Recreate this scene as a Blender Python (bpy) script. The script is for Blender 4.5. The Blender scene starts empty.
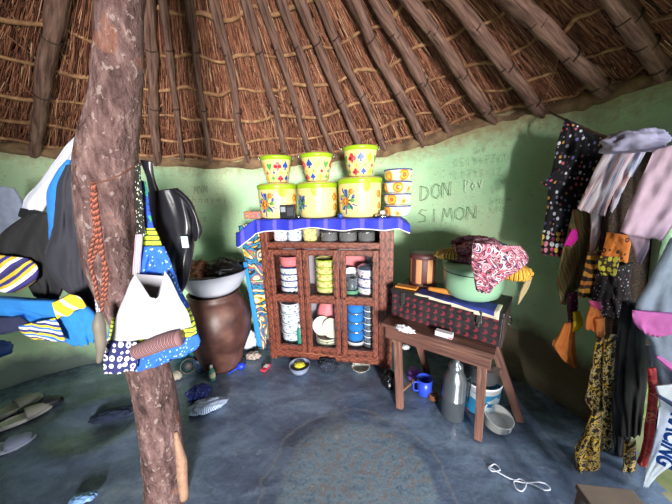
import bpy, math, random
from mathutils import Vector, Matrix, noise
random.seed(7)
C = bpy.context.scene.collection
PI = math.pi
# ---------------------------------------------------------------- camera, world, light
F = 262.0; PITCH = math.radians(12.5); ROLL = math.radians(1.7); EYE = 1.45
fw = Vector((0, math.cos(PITCH), -math.sin(PITCH))); U0 = Vector((0, math.sin(PITCH), math.cos(PITCH))); R0 = Vector((1, 0, 0))
rr = math.cos(ROLL)*R0 - math.sin(ROLL)*U0; uu = math.cos(ROLL)*U0 + math.sin(ROLL)*R0
cd = bpy.data.cameras.new('camera'); cam = bpy.data.objects.new('camera', cd); C.objects.link(cam)
cd.sensor_width = 36; cd.sensor_fit = 'HORIZONTAL'; cd.lens = 36*F/672; cd.clip_start = 0.02
cam.matrix_world = Matrix(((rr.x, uu.x, -fw.x, 0), (rr.y, uu.y, -fw.y, 0), (rr.z, uu.z, -fw.z, EYE), (0, 0, 0, 1)))
bpy.context.scene.camera = cam
w = bpy.data.worlds.new('sky'); bpy.context.scene.world = w; w.use_nodes = True
wn = w.node_tree; bg = wn.nodes['Background']; bg.inputs[0].default_value = (0.62, 0.80, 1.0, 1); bg.inputs[1].default_value = 1.8
def area(name, loc, aim, sx, sy, e, col):
    l = bpy.data.lights.new(name, 'AREA'); l.shape = 'RECTANGLE'; l.size = sx; l.size_y = sy; l.energy = e; l.color = col
    o = bpy.data.objects.new(name, l); C.objects.link(o); o.location = loc
    o.rotation_euler = (Vector(aim)-Vector(loc)).to_track_quat('-Z', 'Y').to_euler(); return o
area('daylight_door', (3.3, -.55, 1.45), (-0.4, 1.9, 1.0), 1.1, 1.5, 70, (1.0, 0.95, 0.88))
area('daylight_back_door', (.95, -5.0, 1.3), (-0.1, 2.2, 1.0), 1.0, 1.2, 1080, (1.0, 0.97, 0.93))
vs = bpy.context.scene.view_settings
vs.view_transform = 'Standard'; vs.look = 'None'; vs.gamma = 1; vs.use_curve_mapping = False; vs.exposure = 0.0

# ---------------------------------------------------------------- helpers
def ray(px, py): return fw*F + rr*(px-336) + uu*(252-py)
def at(px, py, Y):
    v = ray(px, py); return Vector((0, 0, EYE)) + v*(Y/v.y)
def fl(px, py, z=0.0):
    v = ray(px, py); return Vector((0, 0, EYE)) + v*((z-EYE)/v.z)
def srgb(h):
    if isinstance(h, str):
        h = h.lstrip('#'); c = [int(h[i:i+2], 16)/255 for i in (0, 2, 4)]
    else: c = [x/255 for x in h]
    return tuple((x/12.92 if x <= .04045 else ((x+.055)/1.055)**2.4) for x in c)+(1,)
class G:
    def __init__(s, name):
        s.m = bpy.data.materials.new(name); s.m.use_nodes = True; s.nt = s.m.node_tree
        s.b = s.nt.nodes['Principled BSDF']; s.tc = s.nt.nodes.new('ShaderNodeTexCoord')
        s.uv = s.tc.outputs['UV']; s.ob = s.tc.outputs['Object']
    def put(s, sock, v):
        if v is None: return
        if isinstance(v, bpy.types.NodeSocket): s.nt.links.new(v, sock)
        else: sock.default_value = v
    def math(s, op, a, b=None, c=None, clamp=False):
        n = s.nt.nodes.new('ShaderNodeMath'); n.operation = op; n.use_clamp = clamp
        s.put(n.inputs[0], a); s.put(n.inputs[1], b); s.put(n.inputs[2], c); return n.outputs[0]
    def map(s, v, scale=(1, 1, 1), rot=0, loc=(0, 0, 0)):
        n = s.nt.nodes.new('ShaderNodeMapping'); s.put(n.inputs[0], v); n.inputs['Scale'].default_value = scale
        n.inputs['Rotation'].default_value = (0, 0, rot); n.inputs['Location'].default_value = loc; return n.outputs[0]
    def noise(s, v, sc, det=3, dist=0, rough=.55):
        n = s.nt.nodes.new('ShaderNodeTexNoise'); s.put(n.inputs['Vector'], v); n.inputs['Scale'].default_value = sc
        n.inputs['Detail'].default_value = det; n.inputs['Distortion'].default_value = dist; n.inputs['Roughness'].default_value = rough
        return n.outputs['Fac']
    def vor(s, v, sc, rnd=1, feat='F1'):
        n = s.nt.nodes.new('ShaderNodeTexVoronoi'); s.put(n.inputs['Vector'], v); n.inputs['Scale'].default_value = sc
        n.inputs['Randomness'].default_value = rnd; n.feature = feat; return n
    def wave(s, v, sc, dist=0, dsc=1, d='X'):
        n = s.nt.nodes.new('ShaderNodeTexWave'); s.put(n.inputs['Vector'], v); n.inputs['Scale'].default_value = sc
        n.inputs['Distortion'].default_value = dist; n.inputs['Detail Scale'].default_value = dsc; n.bands_direction = d
        return n.outputs['Fac']
    def ramp(s, f, stops, const=False):
        n = s.nt.nodes.new('ShaderNodeValToRGB'); r = n.color_ramp; r.interpolation = 'CONSTANT' if const else 'LINEAR'
        while len(r.elements) > 1: r.elements.remove(r.elements[-1])
        r.elements[0].position = stops[0][0]; r.elements[0].color = srgb(stops[0][1])
        for p, c in stops[1:]:
            e = r.elements.new(p); e.color = srgb(c)
        s.put(n.inputs[0], f); return n.outputs[0]
    def mix(s, f, a, b):
        n = s.nt.nodes.new('ShaderNodeMix'); n.data_type = 'RGBA'
        s.put(n.inputs['Factor'], f)
        for k, v in (('A', a), ('B', b)):
            if isinstance(v, str): v = srgb(v)
            i = 6 if k == 'A' else 7
            s.put(n.inputs[i], v)
        return n.outputs[2]
    def sep(s, v):
        n = s.nt.nodes.new('ShaderNodeSeparateXYZ'); s.put(n.inputs[0], v); return n.outputs
    def comb(s, x, y, z=0.0):
        n = s.nt.nodes.new('ShaderNodeCombineXYZ'); s.put(n.inputs[0], x); s.put(n.inputs[1], y); s.put(n.inputs[2], z); return n.outputs[0]
    def gt(s, a, b): return s.math('GREATER_THAN', a, b)
    def lt(s, a, b): return s.math('LESS_THAN', a, b)
    def done(s, col, rough=.8, metal=0, bump=None, bstr=.3, bdist=.01, spec=None):
        if isinstance(col, str): col = srgb(col)
        s.put(s.b.inputs['Base Color'], col); s.put(s.b.inputs['Roughness'], rough); s.b.inputs['Metallic'].default_value = metal
        if spec is not None: s.b.inputs['Specular IOR Level'].default_value = spec
        if bump is not None:
            n = s.nt.nodes.new('ShaderNodeBump'); n.inputs['Strength'].default_value = bstr; n.inputs['Distance'].default_value = bdist
            s.put(n.inputs['Height'], bump); s.nt.links.new(n.outputs[0], s.b.inputs['Normal'])
        return s.m
_mc = {}
def plain(col, rough=.6, metal=0, var=.12, sc=12, bs=.15):
    k = (col, rough, metal, var, sc, bs)
    if k in _mc: return _mc[k]
    g = G('plain_'+str(col)); n = g.noise(g.ob, sc, 4)
    c = srgb(col); lo = tuple(x*(1-var*1.6) for x in c[:3])+(1,); hi = tuple(min(1, x*(1+var)) for x in c[:3])+(1,)
    m = g.done(g.mix(n, lo, hi), rough, metal, n if bs else None, bs, .004); _mc[k] = m; return m
def cloth(col, rough=.9, var=.18): return plain(col, rough, 0, var, 25, .4)
def weave(g): return g.noise(g.uv, 220, 2)
def fstripe(name, cols, period=.05, rot=0, wob=0.0, rough=.9):
    g = G(name); v = g.map(g.uv, rot=rot); x = g.sep(v)[0]
    if wob: x = g.math('ADD', x, g.math('MULTIPLY', g.noise(g.uv, 9, 2), wob))
    f = g.math('FRACT', g.math('DIVIDE', x, period)); n = len(cols)
    return g.done(g.ramp(f, [(i/n, c) for i, c in enumerate(cols)], True), rough, 0, weave(g), .2, .002)
def fdots(name, base, cols, sc=40, r=.3, rnd=.5, rough=.9, ring=None):
    g = G(name); n = g.vor(g.uv, sc, rnd); cr = g.sep(n.outputs['Color'])[0]
    k = len(cols); c = g.ramp(cr, [(i/k, q) for i, q in enumerate(cols)], True)
    f = g.lt(n.outputs['Distance'], r)
    if ring: c = g.mix(g.lt(n.outputs['Distance'], r*.45), c, ring)
    return g.done(g.mix(f, base, c), rough, 0, weave(g), .2, .002)
def fswirl(name, cols, sc=8, dist=4, rough=.9, stretch=(1, 1, 1)):
    g = G(name); n = g.noise(g.map(g.uv, stretch), sc, 2, dist, .4); f = g.math('FRACT', g.math('MULTIPLY', n, 5.0)); k = len(cols)
    return g.done(g.ramp(f, [(i/k, c) for i, c in enumerate(cols)], True), rough, 0, weave(g), .2, .002)
def fleopard(name, base, spot, mid, sc=35):
    g = G(name); v = g.map(g.uv, (1, 1, 1)); n = g.noise(v, sc, 1, .8); c = g.ramp(n, [(0, spot), (.46, mid), (.52, base), (.58, spot), (.66, base)], True)
    return g.done(c, .9, 0, weave(g), .2, .002)

def add(name, v, f, m=None, parent=None, uv=None, smooth=True, loc=None):
    me = bpy.data.meshes.new(name); me.from_pydata([tuple(p) for p in v], [], f)
    if uv:
        l = me.uv_layers.new(name='UVMap'); k = 0
        for fi, fc in enumerate(f):
            q = uv[fi] if isinstance(uv[fi], (list, tuple)) and isinstance(uv[fi][0], (list, tuple)) else None
            for j, vi in enumerate(fc):
                l.data[k].uv = q[j] if q else uv[vi]; k += 1
    if smooth:
        for p in me.polygons: p.use_smooth = True
    o = bpy.data.objects.new(name, me); C.objects.link(o)
    for mm in (m if isinstance(m, list) else [m]):
        if mm: me.materials.append(mm)
    if parent: o.parent = parent
    if loc is not None: o.location = loc
    return o
def tag(o, label, cat, group=None):
    o['label'] = label; o['category'] = cat
    if group: o['group'] = group
    return o
def struct(o): o['kind'] = 'structure'; return o
def empty(name, loc=(0, 0, 0), rz=0, label=None, cat=None, group=None, rot=None):
    o = bpy.data.objects.new(name, None); C.objects.link(o); o.location = loc; o.rotation_euler = rot or (0, 0, rz); o.empty_display_size = .05
    if label: tag(o, label, cat, group)
    return o
class MB:                                   # boxes and prisms with uv running along the longest side
    def __init__(s): s.v = []; s.f = []; s.uv = []
    def hexa(s, p, lens=None):              # p: 8 corners, bottom 4 ccw, top 4
        b = len(s.v); s.v += [Vector(q) for q in p]
        for fc in ((0, 3, 2, 1), (4, 5, 6, 7), (0, 1, 5, 4), (1, 2, 6, 5), (2, 3, 7, 6), (3, 0, 4, 7)):
            q = [Vector(p[i]) for i in fc]; a = (q[1]-q[0]).length; c = (q[3]-q[0]).length
            uv = [(0, 0), (a, 0), (a, c), (0, c)] if a >= c else [(0, 0), (0, a), (c, a), (c, 0)]
            s.f.append(tuple(b+i for i in fc)); s.uv.append(uv)
        return s
    def box(s, x0, x1, y0, y1, z0, z1):
        return s.hexa([(x0, y0, z0), (x1, y0, z0), (x1, y1, z0), (x0, y1, z0), (x0, y0, z1), (x1, y0, z1), (x1, y1, z1), (x0, y1, z1)])
    def bar(s, a, b, w, d, w2=None):        # square bar between two points
        a = Vector(a); b = Vector(b); t = (b-a).normalized(); x = t.cross(Vector((0, 1, 0)));
        if x.length < .1: x = t.cross(Vector((1, 0, 0)))
        x.normalize(); y = t.cross(x).normalized(); P = []
        for q, k in ((a, 1), (b, (w2 or w)/w)):
            for sx, sy in ((-1, -1), (1, -1), (1, 1), (-1, 1)): P.append(q+x*sx*w/2*k+y*sy*d/2*k)
        return s.hexa(P)
    def build(s, name, m, parent=None, bevel=.003, seg=2, loc=None):
        o = add(name, s.v, s.f, m, parent, s.uv, False, loc)
        if bevel:
            b = o.modifiers.new('bevel', 'BEVEL'); b.width = bevel; b.segments = seg; b.limit_method = 'ANGLE'
        return o
def lathe(name, prof, m, parent=None, seg=40, loc=None, wob=0, squash=1):
    v = []; uv = []; f = []; fu = []; n = len(prof); rm = max(r for r, z in prof)
    for i in range(seg):
        a = 2*PI*i/seg
        for r, z in prof:
            q = r*(1+wob*noise.noise(Vector((math.cos(a)*1.3, math.sin(a)*1.3, z*6))))
            v.append((q*math.cos(a), q*math.sin(a)*squash, z))
    for i in range(seg):
        j = (i+1) % seg; u0 = i/seg*2*PI*rm; u1 = (i+1)/seg*2*PI*rm
        for k in range(n-1):
            if prof[k][0] < 1e-5 and prof[k+1][0] < 1e-5: continue
            f.append((i*n+k, j*n+k, j*n+k+1, i*n+k+1)); z0, z1 = prof[k][1], prof[k+1][1]
            fu.append([(u0, z0), (u1, z0), (u1, z1), (u0, z1)])
    return add(name, v, f, m, parent, fu, True, loc)
def tube(name, pts, rad, m, parent=None, seg=10, smooth=True, wob=0, sub=6, loc=None):
    P = cr([Vector(p) for p in pts], sub) if sub > 1 and len(pts) > 2 else [Vector(p) for p in pts]
    n = len(P)
    if isinstance(rad, (int, float)): R = [rad]*n
    else:
        R = [ (lambda x: rad[min(int(x), len(rad)-1)]*(1-(x-int(x)))+rad[min(int(x)+1, len(rad)-1)]*(x-int(x)))(i/(n-1)*(len(rad)-1)) for i in range(n)]
    v = []; f = []; uv = []; L = 0; up = None
    for i, p in enumerate(P):
        t = (P[min(i+1, n-1)]-P[max(i-1, 0)]).normalized()
        if up is None: up = t.orthogonal().normalized()
        up = (up-t*up.dot(t)).normalized(); s2 = t.cross(up)
        if i: L += (p-P[i-1]).length
        for k in range(seg):
            a = 2*PI*k/seg; q = R[i]*(1+(wob*noise.noise(p*7+Vector((math.cos(a), math.sin(a), 0))*1.2) if wob else 0))
            v.append(p+(up*math.cos(a)+s2*math.sin(a))*q)
    Ls = [0]
    for i in range(1, n): Ls.append(Ls[-1]+(P[i]-P[i-1]).length)
    for i in range(n-1):
        for k in range(seg):
            k2 = (k+1) % seg; f.append((i*seg+k, i*seg+k2, (i+1)*seg+k2, (i+1)*seg+k))
            c = 2*PI*R[i]; uv.append([(k/seg*c, Ls[i]), ((k+1)/seg*c, Ls[i]), ((k+1)/seg*c, Ls[i+1]), (k/seg*c, Ls[i+1])])
    f.append(tuple(range(seg))[::-1]); uv.append([(0, 0)]*seg)
    f.append(tuple((n-1)*seg+k for k in range(seg))); uv.append([(0, 0)]*seg)
    return add(name, v, f, m, parent, uv, smooth, loc)
def cr(P, sub):
    out = []; n = len(P)
    for i in range(n-1):
        a, b, c, d = P[max(i-1, 0)], P[i], P[i+1], P[min(i+2, n-1)]
        for k in range(sub):
            t = k/sub
            out.append(0.5*((2*b)+(c-a)*t+(2*a-5*b+4*c-d)*t*t+(3*b-a-3*c+d)*t**3))
    out.append(P[-1]); return out
def drape(name, rows, m, Y=None, t=.02, nf=4, amp=.012, parent=None, seed=0, sub=7, cols=40, hem=.006, swirl=1.0):
    """hanging cloth: rows = (x left, y, x right, y, sag) read off the photograph, stood at distance Y (or a Y per row)"""
    A = []; B = []; S = []
    for i, r in enumerate(rows):
        y = Y[i] if isinstance(Y, (list, tuple)) else Y
        a, b = at(r[0], r[1], y), at(r[2], r[3], y); A.append(a); B.append(b)
        sg = r[4] if len(r) > 4 else 0
        S.append(Vector(((at((r[0]+r[2])/2, (r[1]+r[3])/2+sg, y)-(a+b)/2).z, 0, 0)))
    A, B, S = cr(A, sub), cr(B, sub), cr(S, sub); n = len(A)
    mid = (A[n//2]+B[n//2])/2; f0 = Vector((-mid.x, -mid.y, 0)).normalized()
    c2 = cols//2; loop = []; v = []; fu = []; f = []; Ls = [0]
    for i in range(1, n): Ls.append(Ls[-1]+((A[i]+B[i])/2-(A[i-1]+B[i-1])/2).length)
    rnd = random.Random(seed+len(name)); ph = rnd.random()*6; ph2 = rnd.random()*6
    tot = max(Ls[-1], 1e-4); U = []
    for i in range(n):
        w_ = (B[i]-A[i]).length; vv = Ls[i]/tot; ed = .35+.65*min(1, i/(n*.35))
        for j in range(cols):
            front = j < c2; s = j/(c2-1) if front else 1-(j-c2)/(cols-c2-1)
            e = math.sqrt(max(0, math.sin(PI*s)))
            wv = s*nf*2*PI+ph+vv*swirl*1.5+.8*math.sin(vv*5+ph2)
            r1 = 1-2.6*abs(noise.noise(Vector((s*nf*1.1+vv*.9*swirl, vv*1.3, seed*3.7+ph)))); r2 = noise.noise(Vector((s*nf*2.3-vv*1.7, vv*4+ph2, seed)))
            fold = (.35*math.sin(wv)+1.1*r1+.9*r2)*amp*ed*min(1, w_/.12)
            off = (t*e if front else -t*e*.6)+fold*(1 if front else .8)*(.3+.7*e)
            p = A[i].lerp(B[i], s)+f0*off
            p.z += S[i].x*4*s*(1-s)
            nz = noise.noise(Vector((p.x*9+seed, p.z*9, s*2)))
            p += f0*nz*amp*.6
            if i > n-sub: p.z += hem*math.sin(wv*1.0+1)*(i-n+sub)/sub
            p.x += .004*noise.noise(Vector((p.z*14, seed, s*3)))
            v.append(p); U.append((s*max(w_, .05)*1.15, Ls[i]))
    for i in range(n-1):
        for j in range(cols):
            k = (j+1) % cols; q = (i*cols+j, i*cols+k, (i+1)*cols+k, (i+1)*cols+j)
            if j == cols-1: k = 0
            f.append(q); fu.append([U[x] for x in q])
    f.append(tuple(range(cols))[::-1]); fu.append([U[x] for x in range(cols)][::-1])
    f.append(tuple((n-1)*cols+k for k in range(cols))); fu.append([U[(n-1)*cols+k] for k in range(cols)])
    return add(name, v, f, m, parent, fu, True)
def heap(name, c, r, m, parent=None, amp=.2, sc=3, seed=0, res=36, flat=True, rot=0, ridge=.5):
    """crumpled bundle"""
    v = []; f = []; fu = []; U = []; n = res; k2 = res//2; c = Vector(c)
    for i in range(k2+1):
        th = PI*i/k2
        for j in range(n):
            ph = 2*PI*j/n; d = Vector((math.sin(th)*math.cos(ph), math.sin(th)*math.sin(ph), math.cos(th)))
            q = noise.noise(d*sc+Vector((seed*3.1, 0, 0))); q2 = 1-abs(noise.noise(d*sc*1.8+Vector((0, seed*1.7, 4))))*2
            s = 1+amp*(q+ridge*q2)
            p = Vector((d.x*r[0]*s, d.y*r[1]*s, d.z*r[2]*s))
            if flat and p.z < -r[2]*.6: p.z = -r[2]*.6
            p = Matrix.Rotation(rot, 3, 'Z') @ p
            v.append(p); U.append((ph*r[0], th*max(r)))
    for i in range(k2):
        for j in range(n):
            j2 = (j+1) % n; q = (i*n+j, (i+1)*n+j, (i+1)*n+j2, i*n+j2); f.append(q)
            u1 = 2*PI*(j+1)/n*r[0]; fu.append([(U[q[0]][0], U[q[0]][1]), (U[q[1]][0], U[q[1]][1]), (u1, U[q[2]][1]), (u1, U[q[3]][1])])
    return add(name, v, f, m, parent, fu, True, c)
def patch(name, polys, rad, mats, parent, zoff=0, eps=.0012):
    """painted motifs: thin shapes laid on a round pot; polys = (theta, z, [(du,dz)...], material index)"""
    v = []; f = []; mi = []
    for th, z, pts, k in polys:
        b = len(v); pl = []
        for du, dz in [(0, 0)]+list(pts):
            R = rad(z+dz)+eps; a = th+du/R; pl.append(Vector((R*math.cos(a), R*math.sin(a), z+dz+zoff)))
        v += pl; n = len(pts)
        for i in range(n): f.append((b, b+1+i, b+1+(i+1) % n)); mi.append(k)
    o = add(name, v, f, mats, parent, None, True)
    for p, k in zip(o.data.polygons, mi): p.material_index = k
    return o
def circ(r, n=14, sx=1, sz=1, cx=0, cz=0): return [(cx+r*sx*math.cos(2*PI*i/n), cz+r*sz*math.sin(2*PI*i/n)) for i in range(n)]

# ---------------------------------------------------------------- the hut's plan: wall loop and its top
WP = [(1.62, 1.27, 2.0), (1.58, 1.58, 1.99), (1.44, 1.84, 1.97), (1.1, 2.17, 1.97), (.6, 2.42, 1.86), (-.1, 2.53, 1.79), (-.8, 2.56, 1.77), (-1.4, 2.5, 1.79),
      (-2.1, 2.3, 1.84), (-2.75, 1.92, 1.93), (-3.12, 1.2, 1.95), (-3.1, .2, 1.95), (-2.6, -.9, 1.95), (-1.5, -1.75, 1.95), (-.3, -1.95, 1.97),
      (.98, -1.8, 1.98), (1.4, -1.3, 2.0), (1.5, -.6, 2.02), (1.42, .2, 2.03), (1.42, .78, 2.03)]
NW = len(WP); SUB = 12
def loop(k):
    i = int(math.floor(k)) % NW; t = k-math.floor(k); a, b, c, d = [Vector(WP[(i+j) % NW]) for j in (-1, 0, 1, 2)]
    return 0.5*((2*b)+(c-a)*t+(2*a-5*b+4*c-d)*t*t+(3*b-a-3*c+d)*t**3)
DOORS = [(14.0, 15.0), (17.7, 20.0)]       # two door openings: behind the camera and at its right
APEX = Vector((-.5, 1.1, 3.05))
def wallhit(px, py, inset=.0):
    v = ray(px, py); o = Vector((0, 0, EYE)); best = None
    for i in range(0, 9*24):
        a, b = loop(i/24), loop((i+1)/24); dx, dy = b.x-a.x, b.y-a.y
        det = v.x*(-dy)+v.y*dx
        if abs(det) < 1e-9: continue
        t = (a.x*(-dy)+a.y*dx)/det; s = (v.x*a.y-v.y*a.x)/det
        if t > 0 and 0 <= s <= 1.0001: best = o+v*(t-inset/v.length); break
    return best
# wall mesh
def wall(name, k0, k1, m, zmin=0, zmax=None):
    v = []; f = []; fu = []; n = max(2, int((k1-k0)*SUB)+1); rows = 26; L = 0; U = []; prev = None
    cen = Vector((-.4, .5, 0))
    for i in range(n):
        p = loop(k0+(k1-k0)*i/(n-1)); q = Vector((p.x, p.y, 0))
        if prev is not None: L += (q-prev).length
        prev = q; out = (q-cen).normalized(); zt = p.z if zmax is None else zmax
        for side in (0, 1):
            for j in range(rows):
                z = zmin+(zt+.02-zmin)*j/(rows-1)
                bump = .018*noise.noise(Vector((p.x*2.3, p.y*2.3, z*2.3)))+.006*noise.noise(Vector((p.x*9, p.y*9, z*9)))
                foot = .10*max(0, 1-z/.3)**2 if side == 0 else 0
                v.append(q+out*(bump-foot+(.22 if side else 0))+Vector((0, 0, z))); U.append((L, z))
    R = rows*2
    for i in range(n-1):
        for side in (0, 1):
            for j in range(rows-1):
                a = i*R+side*rows+j; b = (i+1)*R+side*rows+j; q = (a, b, b+1, a+1) if side == 0 else (a, a+1, b+1, b)
                f.append(q); fu.append([U[x] for x in q])
        q = (i*R+rows-1, (i+1)*R+rows-1, (i+1)*R+R-1, i*R+R-1); f.append(q); fu.append([U[x] for x in q])
        q = (i*R, i*R+rows, (i+1)*R+rows, (i+1)*R); f.append(q); fu.append([U[x] for x in q])
    for i in (0, n-1):
        for j in range(rows-1):
            q = (i*R+j, i*R+j+1, i*R+rows+j+1, i*R+rows+j); f.append(q); fu.append([U[x] for x in q])
    return struct(add(name, v, f, m, None, fu, True))
g = G('painted_mud'); P = g.sep(g.ob)
n1 = g.noise(g.ob, 1.6, 5); n2 = g.noise(g.ob, 9, 5); n3 = g.noise(g.map(g.ob, (1, 1, 2.2)), 34, 4)
green = g.ramp(n1, [(.3, '#a6d3a8'), (.5, '#b8dfb4'), (.72, '#cfdfb8')])
wear = g.ramp(n2, [(.55, '#000000'), (.72, '#ffffff')])
green = g.mix(g.math('MULTIPLY', wear, .30), green, '#d2cfae')
# distance below the thatch, carried in the second uv map height: brown splash band at the top
hz = g.math('ADD', P[2], g.math('MULTIPLY', g.math('SUBTRACT', g.noise(g.ob, 20, 6, .5, .7), .5), .30))
gx = g.math('MULTIPLY', g.math('MAXIMUM', g.math('SUBTRACT', P[0], .3), 0), .135)
topf = g.math('SUBTRACT', hz, gx)
lx = g.math('MULTIPLY', g.math('MAXIMUM', g.math('SUBTRACT', -1.3, P[0]), 0), .1)
topf = g.math('SUBTRACT', topf, lx)
band = g.math('MULTIPLY', g.math('SUBTRACT', topf, 1.62), 6, clamp=True)
green = g.mix(g.math('MULTIPLY', band, .85), green, '#9a7f5c')
# brown daub at the wall's foot, higher towards the right
foot = g.math('ADD', .16, g.math('MULTIPLY', g.math('GREATER_THAN', P[0], .9), .28))
low = g.math('MULTIPLY', g.math('SUBTRACT', g.math('ADD', foot, g.math('MULTIPLY', g.math('SUBTRACT', n1, .5), .5)), P[2]), 9, clamp=True)
col = g.mix(low, green, g.mix(g.gt(P[0], -.5), '#6f7d78', '#6b614c'))
col = g.mix(g.math('MULTIPLY', g.gt(n3, .66), .35), col, '#6f7d5c')
MUD = g.done(col, .92, 0, g.math('ADD', n2, n3), .5, .012)
wall('wall_back', 0, 9.0, MUD)
wall('wall_left', 9.0, 14.0, MUD)
wall('wall_right', 15.0, 17.7, MUD)
wall('wall_lintel', 17.7, 20.0, MUD, 1.93)
wall('wall_lintel', 14.0, 15.0, MUD, 1.88)
# floor with a hollow and a raised hearth patch
g = G('cement_floor'); n1 = g.noise(g.map(g.ob, (1, 2.2, 1), .5), 2.2, 6, .6); n2 = g.noise(g.ob, 14, 5); n3 = g.noise(g.ob, 60, 3)
base = g.ramp(n1, [(.25, '#465164'), (.45, '#5d6c85'), (.6, '#74869e'), (.78, '#99a8b8')])
n4 = g.noise(g.map(g.ob, (1, 1.7, 1), -.4), 5.5, 8, 1.2, .7)
base = g.mix(g.ramp(n4, [(.42, '#000000'), (.62, '#b0b0b0')]), base, '#343c4e')
base = g.mix(g.math('MULTIPLY', g.gt(n2, .64), .3), base, '#8b97a8')
MC = fl(352, 485)
P = g.sep(g.ob); dx = g.math('SUBTRACT', P[0], MC.x+.02); dy = g.math('SUBTRACT', P[1], MC.y)
dd = g.math('SQRT', g.math('ADD', g.math('POWER', dx, 2), g.math('POWER', dy, 2)))
dd = g.math('ADD', dd, g.math('MULTIPLY', g.math('SUBTRACT', n1, .5), .16))
inr = g.math('MULTIPLY', g.math('SUBTRACT', .40, dd), 30, clamp=True)
n5 = g.noise(g.ob, 24, 7, .4, .75)
rough_patch = g.ramp(n5, [(.35, '#4f6076'), (.5, '#7d93a0'), (.58, '#7c6f6c'), (.7, '#a3b5b8')])
base = g.mix(g.math('MULTIPLY', inr, .75), base, rough_patch)
rim = g.math('MULTIPLY', g.lt(g.math('ABSOLUTE', g.math('SUBTRACT', dd, .47)), .008), .3)
base = g.mix(rim, base, '#8e8b85')
FLOOR = g.done(base, g.ramp(n2, [(.3, '#6a6a6a'), (.7, '#a8a8a8')]), 0, g.math('ADD', n2, g.math('MULTIPLY', n3, .4)), .35, .008, spec=.45)
HL = fl(96, 424)
def floor_z(x, y):
    d = math.hypot((x-HL.x)/1.25, y-HL.y); z = -.05*math.exp(-(d/.13)**2)+.02*math.exp(-((d-.24)/.07)**2)
    m_ = math.hypot(x-MC.x-.02, y-MC.y)
    z += .014*max(0, min(1, (.48-m_)/.14))
    z += .006*noise.noise(Vector((x*2, y*2, 0)))
    return z-.006
v = []; f = []; nx, ny = 150, 130
for j in range(ny):
    for i in range(nx):
        x = -3.5+5.6*i/(nx-1); y = -2.0+4.8*j/(ny-1); v.append((x, y, floor_z(x, y)))
for j in range(ny-1):
    for i in range(nx-1): a = j*nx+i; f.append((a, a+1, a+nx+1, a+nx))
# keep only cells inside the wall line
cen = Vector((-.4, .5))
ring = [loop(i/8) for i in range(NW*8)]
def rmax(x, y):
    a = math.atan2(y-cen.y, x-cen.x); best = 9; r = 0
    for q in ring:
        b = math.atan2(q.y-cen.y, q.x-cen.x); e = abs((a-b+PI) % (2*PI)-PI)
        if e < best: best = e; r = math.hypot(q.x-cen.x, q.y-cen.y)
    return r
f = [q for q in f if math.hypot(v[q[0]][0]-cen.x, v[q[0]][1]-cen.y) < rmax(v[q[0]][0], v[q[0]][1])+.06]
used = sorted({i for q in f for i in q}); ix = {o_: n_ for n_, o_ in enumerate(used)}
struct(add('floor', [v[i] for i in used], [tuple(ix[i] for i in q) for q in f], FLOOR))
g = G('grass_ground'); n = g.noise(g.ob, 7, 5)
struct(add('ground', [(-9, -9, -.09), (9, -9, -.09), (9, 9, -.09), (-9, 9, -.09)], [(0, 1, 2, 3)], g.done(g.ramp(n, [(.3, '#6d7a45'), (.5, '#8c8a5c'), (.7, '#a89c78')]), .95)))
v = []; f = []
for i in range(2600):
    x = random.uniform(1.95, 3.4); y = random.uniform(.3, 2.6); h = random.uniform(.04, .11); a = random.random()*6.3; b = len(v)
    lx_, ly_ = random.uniform(-.04, .04), random.uniform(-.04, .04)
    v += [(x-.004*math.cos(a), y-.004*math.sin(a), -.09), (x+.004*math.cos(a), y+.004*math.sin(a), -.09), (x+lx_+.001, y+ly_, -.09+h)]; f.append((b, b+1, b+2))
o = add('grass', v, f, plain('#7f9a4a', .8, 0, .3, 3)); tag(o, 'short green grass growing outside the doorway', 'grass'); o['kind'] = 'stuff'

# ---------------------------------------------------------------- thatched roof: thatch, rafters, battens, straw
roof = struct(empty('ceiling'))
def rp(k, s, off=0.0):
    p = loop(k); e = Vector((p.x, p.y, p.z)); q = APEX.lerp(e, s); q.z -= off-.02*math.sin(s*PI); return q
g = G('thatch'); uvn = g.noise(g.map(g.uv, (140, 5, 1)), 1, 4, .6); n2 = g.noise(g.map(g.uv, (40, 14, 1)), 1, 3)
c = g.ramp(uvn, [(.3, '#2a140f'), (.5, '#5a2d20'), (.66, '#854d3a'), (.8, '#a26b50')]); c = g.mix(g.math('MULTIPLY', n2, .5), c, '#3a2219')
TH = g.done(c, .95, 0, uvn, .8, .02)
v = []; f = []; fu = []; NA, NS = 240, 26
for i in range(NA+1):
    k = NW*i/NA
    for j in range(NS+1):
        s = 1.12*j/NS; p = rp(k, s); nz = noise.noise(p*6)*.02+noise.noise(p*21)*.008; v.append((p.x, p.y, p.z+.05+nz))
for i in range(NA):
    for j in range(NS):
        a = i*(NS+1)+j; b = a+NS+1; f.append((a, a+1, b+1, b)); fu.append([(i/NA*13, j/NS*2), (i/NA*13, (j+1)/NS*2), ((i+1)/NA*13, (j+1)/NS*2), ((i+1)/NA*13, j/NS*2)])
nb = len(v); v += [(p[0], p[1], p[2]+.16) for p in v]; f += [tuple(x+nb for x in q)[::-1] for q in f]; fu += [q[::-1] for q in fu]
add('thatch', v, f, TH, roof, fu)
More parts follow.
